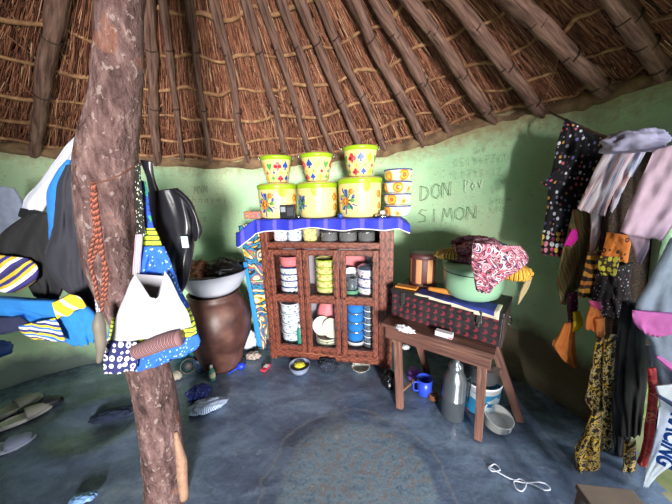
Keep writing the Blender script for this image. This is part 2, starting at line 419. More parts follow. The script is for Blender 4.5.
# hanging straw stalks, laid in courses
g = G('straw'); gi = g.nt.nodes.new('ShaderNodeNewGeometry'); STR = g.done(g.ramp(gi.outputs['Random Per Island'], [(0, '#3a1f16'), (.35, '#784835'), (.72, '#a5694f'), (.93, '#c08a6a'), (1, '#dbb492')]), .85)
v = []; f = []
for i in range(34000):
    k = random.uniform(-1.5, 11.0); s = random.uniform(.12, 1.03); L = random.uniform(.05, .17)
    j1 = random.gauss(0, .035)
    if random.random() < .06: j1 = random.gauss(0, .35)
    a = rp(k % NW, s, random.uniform(-.045, -.005)); b_ = rp((k+j1) % NW, min(1.06, s+L), random.uniform(-.04, .0))
    if (b_-a).length > .4: b_ = a+(b_-a)*.4/(b_-a).length
    t = (b_-a).normalized(); x = t.cross(Vector((0, 0, 1))).normalized()*random.uniform(.0015, .0032); z = Vector((0, 0, -1))*.003; n0 = len(v)
    v += [a-x, a+x, a+z, b_-x*.5, b_+x*.5, b_+z*.4]; f += [(n0, n0+1, n0+4, n0+3), (n0+1, n0+2, n0+5, n0+4), (n0+2, n0, n0+3, n0+5)]
o = add('straw', v, f, STR, roof, None, False); o['kind'] = 'stuff'
g = G('rafter_wood'); n = g.noise(g.map(g.uv, (60, 6, 1)), 1, 5, .5); n2 = g.noise(g.ob, 7, 4)
RW = g.done(g.mix(g.math('MULTIPLY', n2, .6), g.ramp(n, [(.3, '#37241f'), (.5, '#7d5d52'), (.75, '#a88778')]), '#4d3129'), .85, 0, n, .5, .008)
TIE = plain('#3f2c22', .9, 0, .2)
def kof(px, py):
    h = ray(px, py); az = math.atan2(h.x, h.y); best = (9, 0)
    for i in range(0, 10*40):
        p = loop(i/40); e = abs(math.atan2(p.x, p.y)-az)
        if e < best[0]: best = (e, i/40)
    return best[1]
raf = [(30, 132, .05, 58), (100, 152, .04, 100), (155, 152, .042, 148), (181, 158, .026, 163), (210, 158, .028, 192), (248, 158, .032, 215), (285, 156, .034, 246), (311, 154, .03, 263), (333, 153, .032, 280), (362, 143, .038, 300), (384, 144, .032, 318), (422, 139, .044, 352),
       (450, 127, .040, 374), (493, 120, .044, 412), (543, 99, .044, 452), (610, 85, .052, 514), (672, 44, .05, 617)]
ks = [(kof(x, y), r, px0) for x, y, r, px0 in raf]
ks = [(k, r*.76, p) for k, r, p in ks]
for k, r, px0 in ks:
    # direction of the pole: from its foot up along the thatch; upper end found where the photo's line leaves the frame
    foot = rp(k, 1.0, .005+r*.8); pts = [foot]
    best = (1e9, None)
    for dk in range(-60, 61):
        for s10 in range(20, 92, 4):
            q = rp((k+dk/20) % NW, s10/100, .01+r*.8); w_ = q-Vector((0, 0, EYE)); d_ = w_.dot(fw)
            if d_ < .05: continue
            X = 336+F*w_.dot(rr)/d_; Yp = 252-F*w_.dot(uu)/d_; e = (X-px0)**2+(Yp-2)**2
            if e < best[0]: best = (e, q, s10/100, dk/20)
    _, q, sq, dk = best
    for j, sx in enumerate((.25, .5, .75)):
        pass
    mid1 = foot.lerp(q, .35); mid2 = foot.lerp(q, .7)
    rv = random.Random(int(px0))
    for md in (mid1, mid2): md.x += rv.uniform(-.02, .02); md.z -= .0
    far = q+(q-foot).normalized()*.6
    # snap every point back under the thatch slope
    def snap(p):
        a = math.atan2(p.y-APEX.y, p.x-APEX.x); be = (9, 0)
        for i in range(NW*10):
            w2 = loop(i/10); e = abs((math.atan2(w2.y-APEX.y, w2.x-APEX.x)-a+PI) % (2*PI)-PI)
            if e < be[0]: be = (e, i/10)
        w2 = loop(be[1]); s_ = math.hypot(p.x-APEX.x, p.y-APEX.y)/math.hypot(w2.x-APEX.x, w2.y-APEX.y)
        z = rp(be[1], s_).z-r*.9
        return Vector((p.x, p.y, z))
    ext = foot+(foot-mid1).normalized()*.2
    tube('rafter', [ext, foot, snap(mid1), snap(mid2), snap(q), snap(q.lerp(far, .7))], [r*.9, r*.95, r, r*1.05, r*1.1, r*1.15], RW, roof, 12, True, .35, 7)
    for tt in (.1, .45, .8):
        a_, b_ = snap(foot.lerp(q, tt)), snap(foot.lerp(q, tt+.03)); t_ = (b_-a_).normalized(); u_ = t_.orthogonal().normalized(); w3 = t_.cross(u_)
        tube('binding', [a_+(u_*math.cos(x*PI/4)+w3*math.sin(x*PI/4))*(r*1.12)+t_*.004*x for x in range(9)], .004, TIE, roof, 6, sub=3)
for k in (12.5, 13.5, 14.5, 15.7, 17, 18.5, 19.5, 9.4, 10.5, 11.5):
    tube('rafter', [rp(k, s, .04) for s in (1.0, .7, .4, .12)], .04, RW, roof, 10, True, .2, 4)
# laths tied across the rafters, seen between them
g = G('lath'); LA = g.done(g.ramp(g.noise(g.ob, 20, 4), [(.3, '#6b4630'), (.6, '#a27a56'), (.8, '#c39a70')]), .85, 0, g.noise(g.ob, 60, 3), .4, .004)
for j, s in enumerate((.985, .90, .80, .69, .58, .47, .36)):
    pts = []
    for i in range(0, 76):
        k = (-2+14*i/75); p = rp(k % NW, s+.008*math.sin(i*1.3+j*2)+.006*random.uniform(-1, 1), -.01+.008*math.sin(i*.9)); pts.append(p)
    tube('lath', pts, [random.uniform(.008, .016) for _ in range(40)], LA, roof, 7, True, .2, 3)
# rope ties at rafters
v = []
for k, r, px0 in ks:
    for s in (.94, .75, .58):
        pass
# mud edge lumps where thatch meets wall
g = G('mud_edge'); ME = g.done(g.ramp(g.noise(g.ob, 12, 5), [(.3, '#4f3a2b'), (.7, '#8f7356')]), .95, 0, g.noise(g.ob, 30, 4), .7, .01)
for a0, a1, nm in ((0, 13.9, 'trim_1'),):
    pts = []
    for i in range(111):
        k = a0+(a1-a0)*i/110; p = loop(k); c_ = (Vector((p.x, p.y, 0))-Vector((-.4, .5, 0))).normalized(); pts.append(Vector((p.x, p.y, p.z-.022))+c_*.03)
    struct(tube(nm, pts, [random.uniform(.045, .062) for _ in range(90)], ME, None, 10, True, .5, 2))

# ---------------------------------------------------------------- writing on the wall
FONT = {'D': [[(0, 0), (.05, 1)], [(0, 1), (.6, .8), (.75, .45), (.5, .1), (0, 0)]], 'O': [[(.4, 1), (.05, .7), (.1, .2), (.45, 0), (.8, .3), (.75, .8), (.4, 1)]],
 'N': [[(0, 0), (.08, 1), (.65, .05), (.75, 1)]], 'S': [[(.75, .9), (.35, 1), (.1, .75), (.6, .45), (.6, .1), (.0, .05)]], 'I': [[(.3, 0), (.35, 1)]],
 'M': [[(0, 0), (.15, 1), (.4, .3), (.7, 1), (.85, 0)]], 'P': [[(.1, 0), (.1, 1)], [(.1, 1), (.6, .85), (.5, .5), (.1, .45)]], 'V': [[(.05, 1), (.35, 0), (.75, 1)]],
 'o': [[(.3, .6), (.05, .3), (.3, 0), (.6, .3), (.3, .6)]], 'v': [[(.05, .6), (.3, 0), (.6, .7)]],
 '0': [[(.4, 1), (.1, .6), (.2, .1), (.5, 0), (.7, .5), (.4, 1)]], '5': [[(.7, 1), (.2, 1), (.15, .55), (.6, .45), (.55, .05), (.1, 0)]], '1': [[(.3, 0), (.35, 1)]],
 '9': [[(.6, .7), (.3, 1), (.1, .7), (.4, .5), (.6, .8), (.5, 0)]], '4': [[(.3, 1), (.1, .4), (.7, .4)], [(.55, .8), (.5, 0)]], '7': [[(.05, 1), (.7, 1), (.3, 0)], [(.2, .5), (.6, .5)]],
 '6': [[(.6, 1), (.2, .5), (.2, .05), (.6, .1), (.5, .45), (.2, .4)]], '2': [[(.1, .8), (.4, 1), (.6, .7), (.05, 0), (.7, .0)]], '3': [[(.1, 1), (.6, .85), (.3, .55), (.65, .3), (.1, 0)]],
 '=': [[(.1, .65), (.7, .68)], [(.1, .35), (.7, .38)]], 'J': [[(.6, 1), (.5, .1), (.15, 0), (.05, .3)]], 'u': [[(.05, .6), (.1, .05), (.5, .05), (.55, .6)]], 'l': [[(.2, 0), (.3, 1)]],
 'e': [[(.1, .3), (.55, .35), (.4, .6), (.1, .4), (.2, 0), (.6, .1)]], 'A': [[(0, 0), (.4, 1), (.75, 0)], [(.15, .4), (.65, .4)]], 'E': [[(.7, 1), (.1, 1), (.1, 0), (.7, 0)], [(.1, .5), (.5, .5)]],
 'C': [[(.7, .85), (.3, 1), (.05, .5), (.3, 0), (.7, .1)]], 'h': [[(.1, 0), (.1, 1)], [(.1, .4), (.5, .5), (.5, 0)]], 'n': [[(.1, 0), (.1, .6)], [(.1, .45), (.5, .55), (.5, 0)]], 'a': [[(.5, .5), (.1, .4), (.1, .05), (.45, .1), (.55, .55), (.6, 0)]],
 'y': [[(.1, .6), (.3, .15)], [(.6, .6), (.1, -.4)]], 'm': [[(.05, 0), (.1, .6), (.3, .1), (.5, .6), (.7, 0)]], 'i': [[(.3, 0), (.3, .5)]], 'L': [[(.15, 1), (.1, 0), (.6, .05)]],
 'K': [[(.1, 0), (.1, 1)], [(.6, 1), (.1, .5), (.7, 0)]], 'R': [[(.1, 0), (.1, 1), (.6, .8), (.1, .5), (.7, 0)]], 'T': [[(0, 1), (.8, 1)], [(.4, 1), (.4, 0)]], '-': [[(0, .3), (1, .33)]], 'U': [[(.05, 1), (.1, .1), (.6, .1), (.65, 1)]]}
WR = bpy.data.objects['wall_back']
def write(txt, x0, y0, x1, y1, h, m, r=.0016):
    n = len(txt); V = []; Fc = []
    for i, ch in enumerate(txt):
        for st in FONT.get(ch, []):
            pts = []
            for a, b in st:
                px = x0+(x1-x0)*(i+a)/n; py = y0+(y1-y0)*(i+a)/n-b*h; q = wallhit(px, py, .03)
                if q is not None: pts.append(q)
            for p, q in zip(pts, pts[1:]):
                # drop the stroke on to the rough plaster
                t = (q-p).normalized(); s_ = t.cross(Vector((0, 1, 0))).normalized()*r; b_ = len(V); o_ = Vector((0, r, 0))
                V += [p-s_, p+s_, p+o_, q-s_, q+s_, q+o_]; Fc += [(b_, b_+1, b_+4, b_+3), (b_+1, b_+2, b_+5, b_+4), (b_+2, b_, b_+3, b_+5)]
    add('handwriting', V, Fc, m, WR, None, False)
PEN = plain('#6f8a66', .9, 0, .1); PENC = plain('#5f7458', .9, 0, .1); CHALK = plain('#dfe8dc', .9, 0, .05)
write('DON', 421, 201, 454, 196, 15, PENC, .0022); write('SIMON', 418, 223, 480, 219, 13, PENC, .002)
write('Jule', 475, 154, 487, 151, 7, PEN, .0008); write('051947760', 454, 167, 510, 161, 8, PEN, .0009); write('L1793=12', 455, 179, 504, 175, 8, PEN, .0009)
write('Pov', 465, 192, 486, 187, 12, CHALK, .002); write('ASEM', 491, 205, 512, 202, 5, PEN, .001); write('LAS', 491, 213, 507, 211, 5, PEN, .001)
write('MNM', 194, 194, 208, 193, 8, PEN, .0014); write('Chnaymi', 186, 203, 229, 202, 7, PEN, .0014); write('--', 195, 214, 208, 214, 4, PEN, .001); write('IR', 200, 222, 208, 222, 5, PEN, .001)

# ---------------------------------------------------------------- central post
g = G('post_bark'); n = g.noise(g.map(g.ob, (1, 1, .4)), 26, 8, .3, .7); n2 = g.noise(g.ob, 6, 6, .4); n3 = g.noise(g.map(g.ob, (1, 1, .8)), 42, 5)
c = g.ramp(n, [(.33, '#35231f'), (.46, '#5f4543'), (.56, '#755a58'), (.7, '#9a817a')]); c = g.mix(g.math('MULTIPLY', g.gt(n2, .62), .35), c, '#94593a'); c = g.mix(g.math('MULTIPLY', g.gt(n3, .62), .45), c, '#b3a29c')
BARK = g.done(c, .6, 0, g.math('ADD', g.math('MULTIPLY', n, 1.2), n3), .9, .02, spec=.4)
pc = [(170, 530, 21.5), (166, 504, 21.5), (161, 430, 21.5), (149, 370, 21), (134, 320, 23), (114, 260, 28), (108, 205, 29), (107, 165, 30), (111, 128, 27), (117, 95, 24.5), (120, 50, 23.5), (120, 5, 23)]
pts = []; rad = []
for x, y, hw in pc:
    p = at(x, y, .98); q = at(x+hw, y, .98); pts.append(p); rad.append((q-p).length*.85)
pts[0] = Vector((pts[1].x-.01, .98, -.03)); pts.append(Vector((-.6, 1.02, 2.5))); rad.append(.1); pts.append(Vector((-.52, 1.08, 2.98))); rad.append(.09)
post = tube('support_post', pts, rad, BARK, None, 48, True, .09, 10)
tag(post, 'thick crooked tree-trunk post standing in the hut, holding up the thatch', 'post')
tube('peeled_patch', [at(176, 432, .905), at(181, 460, .905), at(184, 498, .905)], [.006, .02, .018], plain('#a07c66', .8, 0, .35, 60), post, 10, True, .5)

# ---------------------------------------------------------------- cabinet
cl, crr = fl(271, 361), fl(387, 372); CY = math.atan2(crr.y-cl.y, crr.x-cl.x)
cabM = Matrix.Translation(cl) @ Matrix.Rotation(CY, 4, 'Z')
def cw(x, d, z): return cabM @ Vector((x, d, z))
cab = empty('dish_cabinet', cl, CY, 'red-brown painted wooden dish cabinet with three glazed doors under a blue cloth', 'cabinet')
g = G('painted_wood'); s_ = g.sep(g.uv); n = g.noise(g.map(g.uv, (4, 60, 1)), 1, 4, 1.0)
along, across = s_[0], s_[1]
zig = g.math('ABSOLUTE', g.math('SUBTRACT', g.math('FRACT', g.math('MULTIPLY', along, 14.0)), .5))
line = g.lt(g.math('ABSOLUTE', g.math('SUBTRACT', g.math('FRACT', g.math('ADD', g.math('MULTIPLY', across, 30.0), g.math('MULTIPLY', zig, 1.3))), .5)), .13)
sc = g.lt(g.vor(g.map(g.uv, (14, 14, 1)), 1.0, .15).outputs['Distance'], .22)
base = g.ramp(n, [(.3, '#4c2419'), (.5, '#7d402f'), (.75, '#a3664c')])
c = g.mix(g.math('MULTIPLY', line, .8), base, '#3f1710'); c = g.mix(g.math('MULTIPLY', sc, .75), c, '#2c0f0c')
PW = g.done(c, .5, 0, n, .3, .003)
W_, H_, D_ = 1.06, 1.245, .36
MB().box(0, .062, 0, .05, .03, H_).build('front_post', PW, cab); MB().box(.955, W_, 0, .05, .03, H_).build('front_post', PW, cab)
MB().box(0, .05, D_-.05, D_, .03, H_).build('rear_post', PW, cab); MB().box(W_-.05, W_, D_-.05, D_, .03, H_).build('rear_post', PW, cab)
MB().box(.0, .022, .05, D_-.05, .1, H_).build('side_panel', PW, cab); MB().box(W_-.022, W_, .05, D_-.05, .1, H_).build('side_panel', PW, cab)
MB().box(.03, W_-.03, D_-.02, D_-.005, .1, H_).build('back_panel', plain('#a39eaa', .7, 0, .2, 5), cab)
MB().box(-.015, W_+.015, -.015, D_+.01, H_, H_+.018).build('top_panel', PW, cab)
for z in (.135, .61, 1.055): MB().box(.023, W_-.023, .034, D_-.02, z, z+.016).build('shelf', PW, cab)
MB().box(.062, .955, .002, .032, 1.035, 1.085).build('top_rail', PW, cab); MB().box(.062, .955, .002, .032, 1.20, H_).build('top_rail', PW, cab)
MB().box(.062, .955, .0, .03, .055, .135).build('bottom_rail', PW, cab)
GL = G('glass'); _t = GL.nt.nodes.new('ShaderNodeBsdfTransparent'); _g = GL.nt.nodes.new('ShaderNodeBsdfGlossy'); _g.inputs['Roughness'].default_value = .05
_m = GL.nt.nodes.new('ShaderNodeMixShader'); _m.inputs[0].default_value = .05; GL.nt.links.new(_t.outputs[0], _m.inputs[1]); GL.nt.links.new(_g.outputs[0], _m.inputs[2])
GL.nt.links.new(_m.outputs[0], GL.nt.nodes['Material Output'].inputs['Surface']); GLASS = GL.m
for i, (a, b) in enumerate(((.066, .35), (.358, .648), (.656, .952))):
    d = empty('door', (a, -.022, .14)); d.parent = cab; w_ = b-a; sw = .046; hh = .89
    p = MB(); p.box(0, sw, 0, .024, 0, hh).box(w_-sw, w_, 0, .024, 0, hh).box(sw, w_-sw, 0, .024, 0, .05).box(sw, w_-sw, 0, .024, hh-.045, hh).box(sw, w_-sw, 0, .024, .445, .515)
    p.build('door_frame', PW, d)
    MB().box(sw-.004, w_-sw+.004, .013, .016, .045, .45).build('pane', GLASS, d, 0); MB().box(sw-.004, w_-sw+.004, .013, .016, .51, hh-.04).build('pane', GLASS, d, 0)
    lathe('knob', [(0, 0), (.006, 0), (.007, .006), (.0, .012)], plain('#2a1410', .4), d, 10, (w_-.03 if i != 2 else .03, -.002, .5)).rotation_euler = (PI/2, 0, 0)
# blue cover cloth on the cabinet top
g = G('blue_cover'); s_ = g.sep(g.uv)
fx = g.math('ABSOLUTE', g.math('SUBTRACT', g.math('FRACT', g.math('MULTIPLY', s_[0], 8.0)), .5)); m1 = g.lt(fx, g.math('MULTIPLY', g.noise(g.uv, 70, 2), .22))
c = g.mix(g.math('MULTIPLY', m1, .22), '#2430b4', '#a98fd8'); edge = g.gt(s_[1], .985)
c = g.mix(edge, c, '#ecebf5'); BLUE = g.done(c, .75, 0, g.noise(g.uv, 30, 3), .2, .004)
v = []; f = []; fu = []; NXc, NYc = 90, 30; U = []
for i in range(NXc):
    s = i/(NXc-1); x = -.19+(W_+.30)*s
    drop = .085-.035*s+.010*math.sin(s*9+1)+.008*math.sin(s*23)-.01*math.sin(PI*s)
    for j in range(NYc):
        t = j/(NYc-1)                                # 0 back .. 1 front hem
        L = t*(D_+.03+drop+.02)
        if L < D_+.025: y = D_-.005-L; z = H_+.024
        else: y = -.022-.012*math.sin((L-D_)*9)-.008*math.sin(s*40); z = H_+.024-(L-D_-.025)
        e = max(0, (-.02-x)*.7, (x-W_-.03)*.6); z -= min(e*1.0, .1)*(1 if t < 1 else 1.0); y += .012*math.sin(s*30+t*4)*(e > 0)
        z += .0015*math.sin(s*60)*math.sin(t*30)
        v.append((x, y, z)); U.append((s*1.25, t))
for i in range(NXc-1):
    for j in range(NYc-1):
        a = i*NYc+j; q = (a, a+1, a+NYc+1, a+NYc); f.append(q); fu.append([U[x] for x in q])
o = add('cabinet_cover', v, f, BLUE, None, fu); o.matrix_world = cabM
o.modifiers.new('thick', 'SOLIDIFY').thickness = .003
tag(o, 'bright blue cloth with white hem spread over the dish cabinet top', 'tablecloth')
TOPZ = H_+.0265
# enamel ware -------------------------------------------------
def prof(pts, t=.003):
    out = [(max(r, 0), z) for r, z in pts]; inn = [(max(r-t, 0), z+(t if i == 0 or r < .02 else 0)) for i, (r, z) in enumerate(pts)]
    return out+inn[::-1]
CREAM = plain('#e6d38c', .28, 0, .05, 4, 0); LIME = plain('#9cbf22', .3, 0, .06, 5, 0); STEEL = plain('#c3c6c8', .22, 1, .08, 20, .05)
RED = plain('#d8384a', .4); NAVY = plain('#2c4fae', .4); GRN = plain('#5aa457', .4); YEL = plain('#efb52a', .4); ORG = plain('#ee8a2c', .4); WHITE = plain('#eceef0', .35, 0, .05, 5, 0); BLK = plain('#17181d', .5)
MOT = [RED, NAVY, GRN, YEL, ORG]
def spade(s): return [(0, 1.1*s), (.35*s, .55*s), (.75*s, .1*s), (.6*s, -.35*s), (.15*s, -.3*s), (.3*s, -.8*s), (-.3*s, -.8*s), (-.15*s, -.3*s), (-.6*s, -.35*s), (-.75*s, .1*s), (-.35*s, .55*s)]
def heart(s): return [(0, -1.0*s), (.6*s, -.2*s), (.75*s, .35*s), (.4*s, .7*s), (0, .35*s), (-.4*s, .7*s), (-.75*s, .35*s), (-.6*s, -.2*s)]
def diam(s): return [(0, s), (.65*s, 0), (0, -s), (-.65*s, 0)]
def club(th, z, s, k): return [(th, z+.45*s, circ(.45*s, 12), k), (th, z, circ(.45*s, 12, cx=-.48*s, cz=-.1*s), k), (th, z, circ(.45*s, 12, cx=.48*s, cz=-.1*s), k), (th, z-.6*s, diam(.5*s), k)]
view = lambda p: math.atan2(-p.y, -p.x)
def big_pot(x, r, h, label, flower):
    p = cw(x, .185, TOPZ); o = empty('enamel_pot', p, 0, label, 'pot', 'cream enamel pots on the cabinet'); a0 = view(p)
    P_ = [(0, 0), (r*.86, 0), (r*.93, .008), (r*.97, .05), (r, h*.7), (r, h-.012), (r+.005, h-.008), (r+.005, h)]
    lathe('pot_body', prof(P_), CREAM, o, 48); lathe('lime_rim', [(r+.001, h-.035), (r+.0065, h-.012), (r+.0065, h+.001), (r-.006, h+.003)], LIME, o, 48)
    lathe('lid', [(r+.002, h+.002), (r*.9, h+.012), (r*.3, h+.02), (0, h+.021)], CREAM, o, 48)
    R = lambda z: r*(.97+.03*min(1, z/(h*.7)))
    po = []
    po.append((a0+.25 if flower != 1 else a0-.05, h-.05, circ(.042, 20, 1, 1.1), 0))
    patch('lime_lug_mark', [(po[0][0], po[0][1], po[0][2], 0)], R, [LIME], o)
    th = a0-.85; fl_ = []
    for cth, cz, s in ((th+.12, h*.42, .029), (th+.45, h*.68, .019), (a0+1.0, h*.60, .026), (a0+1.05, h*.3, .024)):
        if flower == 1 and cth < a0: continue
        if flower == 2: s *= .9
        for q in range(6): fl_.append((cth, cz, circ(s*.55, 8, cx=s*.8*math.cos(q*1.05), cz=s*.8*math.sin(q*1.05)), 4))
        fl_.append((cth, cz, circ(s*.4, 8), 3))
    for q in range(16):
        b = q*.42; s = .062+.014*(q % 3); cth = th+.22
        if flower == 1: cth = a0-1.0; s *= .7
        fl_.append((cth, h*.45, circ(.017, 8, .35 if q % 2 else 1, 1 if q % 2 else .35, s*math.cos(b)*.9, s*math.sin(b)), 1 if q % 3 else 2))
    lf = [q for q in fl_ if q[0] < a0+.3]; rf = [q for q in fl_ if q[0] >= a0+.3]
    for q in (lf, [q for q in rf if q[1] >= h*.45], [q for q in rf if q[1] < h*.45]):
        if q: patch('painted_flower', q, R, MOT, o)
    return o, p
big_pot(.105, .158, .262, 'cream enamel pot with blue and orange flowers, leftmost of three big pots', 0)
big_pot(.45, .157, .262, 'cream enamel pot with flowers at its sides, middle of three big pots', 1)
big_pot(.795, .168, .285, 'cream and lime enamel pot, widest and rightmost of the three big pots', 2)
def small_bowl(x, z, rt, rb, h, label, seed):
    p = cw(x, .185, z); o = empty('enamel_bucket', p, 0, label, 'bucket', 'card-suit enamel buckets on the pots'); a0 = view(p); rn = random.Random(seed)
    P_ = [(0, 0), (rb*.9, 0), (rb, .01), (rb+(rt-rb)*.6, h*.55), (rt, h-.01), (rt+.004, h)]
    lathe('bucket_body', prof(P_), CREAM, o, 44); lathe('lime_rim', [(rt-.006, h-.03), (rt+.004, h-.012), (rt+.008, h+.002), (rt-.004, h+.008), (rt*.9, h+.01), (0, h+.012)], LIME, o, 44)
    R = lambda zz: rb+(rt-rb)*(zz/.55/h*.6 if zz < .55*h else .6+.4*(zz-.55*h)/(.45*h))+.0005
    po = []
    for j in range(-3, 4):
        a = a0+j*.60+.05; 
        for row, zz in enumerate((h*.62, h*.36, h*.14)):
            aa = a+(.3 if row == 1 else .1*row); k = (j+row*2+seed) % 4; s = .036 if row == 0 else (.015 if row == 1 else .027)
            if k == 0: po += club(aa, zz, s, 0)
            elif k == 1: po.append((aa, zz, spade(s), 1))
            elif k == 2: po.append((aa, zz, diam(s), 3))
            else: po.append((aa, zz, spade(s*.8) if row else heart(s*.9), 2))
    patch('card_suit_pattern', po, R, MOT, o)
    for sg in (-1, 1):
        t = a0+sg*PI/2; c_ = Vector((math.cos(t)*(rt+.003), math.sin(t)*(rt+.003), h-.02))
        tube('lug', [c_, c_+Vector((math.cos(t)*.014, math.sin(t)*.014, .012)), c_+Vector((math.cos(t)*.012, math.sin(t)*.012, .034))], .0035, STEEL, o, 6, sub=3)
small_bowl(.115, TOPZ+.284, .122, .084, .195, 'small card-suit enamel bucket on the leftmost cream pot', 0)
small_bowl(.455, TOPZ+.284, .125, .088, .195, 'small card-suit enamel bucket on the middle cream pot', 2)
small_bowl(.80, TOPZ+.307, .13, .09, .205, 'small card-suit enamel bucket on the widest cream pot, standing highest', 5)
g = G('rainbow_enamel'); s_ = g.sep(g.uv); vd = g.vor(g.map(g.uv, (9, 9, 1)), 1, .4); rd = vd.outputs['Distance']
c = g.ramp(rd, [(0, '#d96f34'), (.16, '#f0c24a'), (.24, '#e88f3c'), (.34, '#f0d98a'), (.42, '#eff0ee')], True)
c = g.mix(g.math('MULTIPLY', g.gt(g.math('FRACT', g.math('MULTIPLY', s_[1], 12.3)), 2.0), 1.0), c, '#ffffff')
RBW = g.done(c, .3); BLUERIM = plain('#2e3f8a', .35)
ords = ['bottom', 'second from bottom', 'third from bottom', 'top']
for i in range(4):
    p = cw(1.085, .17, TOPZ+.001+i*.088); o = empty('enamel_dish', p, .5*i, 'white orange-arch enamel dish, %s of the stack at cabinet top right' % ords[i], 'dish', 'orange-arch enamel dishes')
    r = .098+.004*i*.3
    lathe('dish_body', prof([(0, 0), (r*.8, 0), (r*.93, .012), (r, .03), (r, .072)]), RBW, o, 36)
    lathe('blue_rim', [(r+.001, .070), (r+.006, .073), (r+.003, .078), (r-.004, .077)], BLUERIM, o, 36)
    lathe('lid', [(r-.003, .077), (r*.7, .083), (0, .084)], WHITE, o, 36)
    t = view(p)+.9-PI*0-.5*i; c_ = Vector((math.cos(t)*r, math.sin(t)*r, .055)); tube('handle', [c_, c_+Vector((math.cos(t)*.018, math.sin(t)*.018, .004)), c_+Vector((math.cos(t)*.02, math.sin(t)*.02, -.006))], .004, WHITE, o, 6, sub=3)
# radio and small things on top
o = empty('radio', cw(.235, .035, TOPZ+.001), CY, 'small black radio leaning before the leftmost cream pot', 'radio')
MB().box(-.062, .062, 0, .03, 0, .105).build('casing', BLK, o); MB().box(.0, .052, -.002, .001, .02, .085).build('speaker_grille', plain('#3d3f46', .6), o, 0); MB().box(-.052, -.012, -.002, .001, .05, .09).build('dial', plain('#9aa0a8', .3), o, 0)
for x, d, r, h, m, nm, lb in ((.33, .02, .013, .02, STEEL, 'metal_cup', 'tiny steel cup on the blue cover right of the black radio'), (.665, .01, .017, .03, NAVY, 'ink_jar', 'tiny blue jar between the middle and widest cream pots'), (.97, .02, .05, .022, STEEL, 'saucer', 'flat tin saucer lying left of the orange-arch dishes'), (.975, .06, .02, .045, WHITE, 'small_jar', 'small white jar left of the orange-arch dishes')):
    tag(lathe(nm, prof([(0, 0), (r, 0), (r, h*.8), (r*.8, h)], .002)+[(0, h*.9)], m, None, 18, cw(x, d+.0, TOPZ+.001)), lb, {'metal_cup': 'cup', 'saucer': 'saucer'}.get(nm, 'jar'))
TRAYM = fswirl('tray_print', ['#c93a3f', '#e7a23a', '#5a8a4a', '#d1457a', '#2f7fa0'], 14, 3)
o = MB().box(-.07, .07, 0, .05, 0, .062).build('painted_tin', TRAYM, None, .012, 3); o.location = cw(-.055, .01, TOPZ+.001); o.rotation_euler = (0, 0, CY+.1); tag(o, 'colourful flower-printed tin at the left end of the cabinet top', 'tin')
# dishes inside the cabinet
def dish_mat(name, bgc, cols, sc=14, th=.30):
    g = G(name); vd = g.vor(g.map(g.uv, (1.0, 1.6, 1)), sc, 1); cc = g.sep(vd.outputs['Color'])[0]; n = g.noise(g.uv, 60, 2)
    c = g.ramp(cc, [(i/len(cols), q) for i, q in enumerate(cols)], True); z = g.sep(g.uv)[1]
    return g.done(g.mix(g.math('MULTIPLY', g.lt(g.math('ADD', vd.outputs['Distance'], g.math('MULTIPLY', n, .3)), th+.15), g.gt(n, .42)), bgc, c), .3)
DW = dish_mat('white_rose_enamel', '#e6eaf2', ['#c8506a', '#4a6a9a', '#5c8a5a', '#d98a9a'], 26)
DB = dish_mat('white_blue_enamel', '#dfeaf6', ['#3a7fb4', '#4f9a8a', '#5a76c0'], 24)
DY = dish_mat('cream_rose_enamel', '#dfd890', ['#c9443a', '#d98a4a', '#b5a24a'], 24)
DR = dish_mat('white_red_enamel', '#e4e2e8', ['#a02f3f', '#3a3a5c', '#c9506a'], 26)
SILV = plain('#b9c6d4', .25, .8, .1, 20, 0); BLU = plain('#2a80d8', .35, 0, .1, 10, 0); PINK = plain('#e58088', .55, 0, .05, 4, 0)
def bowlobj(x, d, z, r, h, m, label, group, nm='enamel_bowl', rimm=None, taper=.93):
    o = lathe(nm, prof([(0, 0), (r*taper*.93, 0), (r*taper, .006), (r*.985, h*.4), (r, h-.006), (r+.005, h-.003), (r+.005, h)], .003), m, None, 30, cw(x, d, z)); o.rotation_euler = (0, 0, random.random()*6)
    tag(o, label, 'bowl' if 'bowl' in nm else 'dish', group)
    if rimm: lathe('rim', [(r+.004, h-.006), (r+.007, h-.002), (r+.003, h+.002)], rimm, o, 30)
    return o
def names(n):
    return {3: ['bottom', 'middle', 'top'], 4: ['bottom', 'second from bottom', 'second from top', 'top'], 5: ['bottom', 'second from bottom', 'middle', 'second from top', 'top'], 2: ['lower', 'upper'],
            7: ['bottom', 'second', 'third', 'middle', 'fifth', 'sixth', 'top'], 6: ['bottom', 'second', 'third', 'fourth', 'fifth', 'top']}[n]
DZ = .628; LZ = .153
for i, nme in enumerate(names(4)): bowlobj(.20, .145, DZ+i*.056, .10, .062, DW, 'white enamel bowl with rose print, %s of stack in upper left door' % nme, 'rose-print bowls in upper left door', rimm=BLUERIM)
o = bowlobj(.195, .145, DZ+.235, .09, .085, PINK, 'pink plastic bowl on top of the rose-print bowls in upper left door', None, 'plastic_bowl')
for i, nme in enumerate(names(5)): bowlobj(.505, .145, DZ+i*.058, .087, .064, DY, 'cream enamel bowl with red print, %s of stack in the upper middle door' % nme, 'cream bowls in upper middle door', rimm=LIME)
for i, nme in enumerate(names(3)): bowlobj(.865, .145, DZ+i*.075, .09, .08, DR, 'white bowl with dark red flowers, %s of stack in the upper right door' % nme, 'red-flower bowls in upper right door', rimm=BLUERIM)
lathe('lid', [(.092, .078), (.07, .095), (0, .10)], SILV, bpy.data.objects[[o.name for o in bpy.data.objects if o.name.startswith('enamel_bowl')][-1]], 30)
o = bowlobj(.73, .10, DZ, .055, .05, plain('#6fae8a', .4), 'mint green small bowl at the bottom left of the upper right door', None)
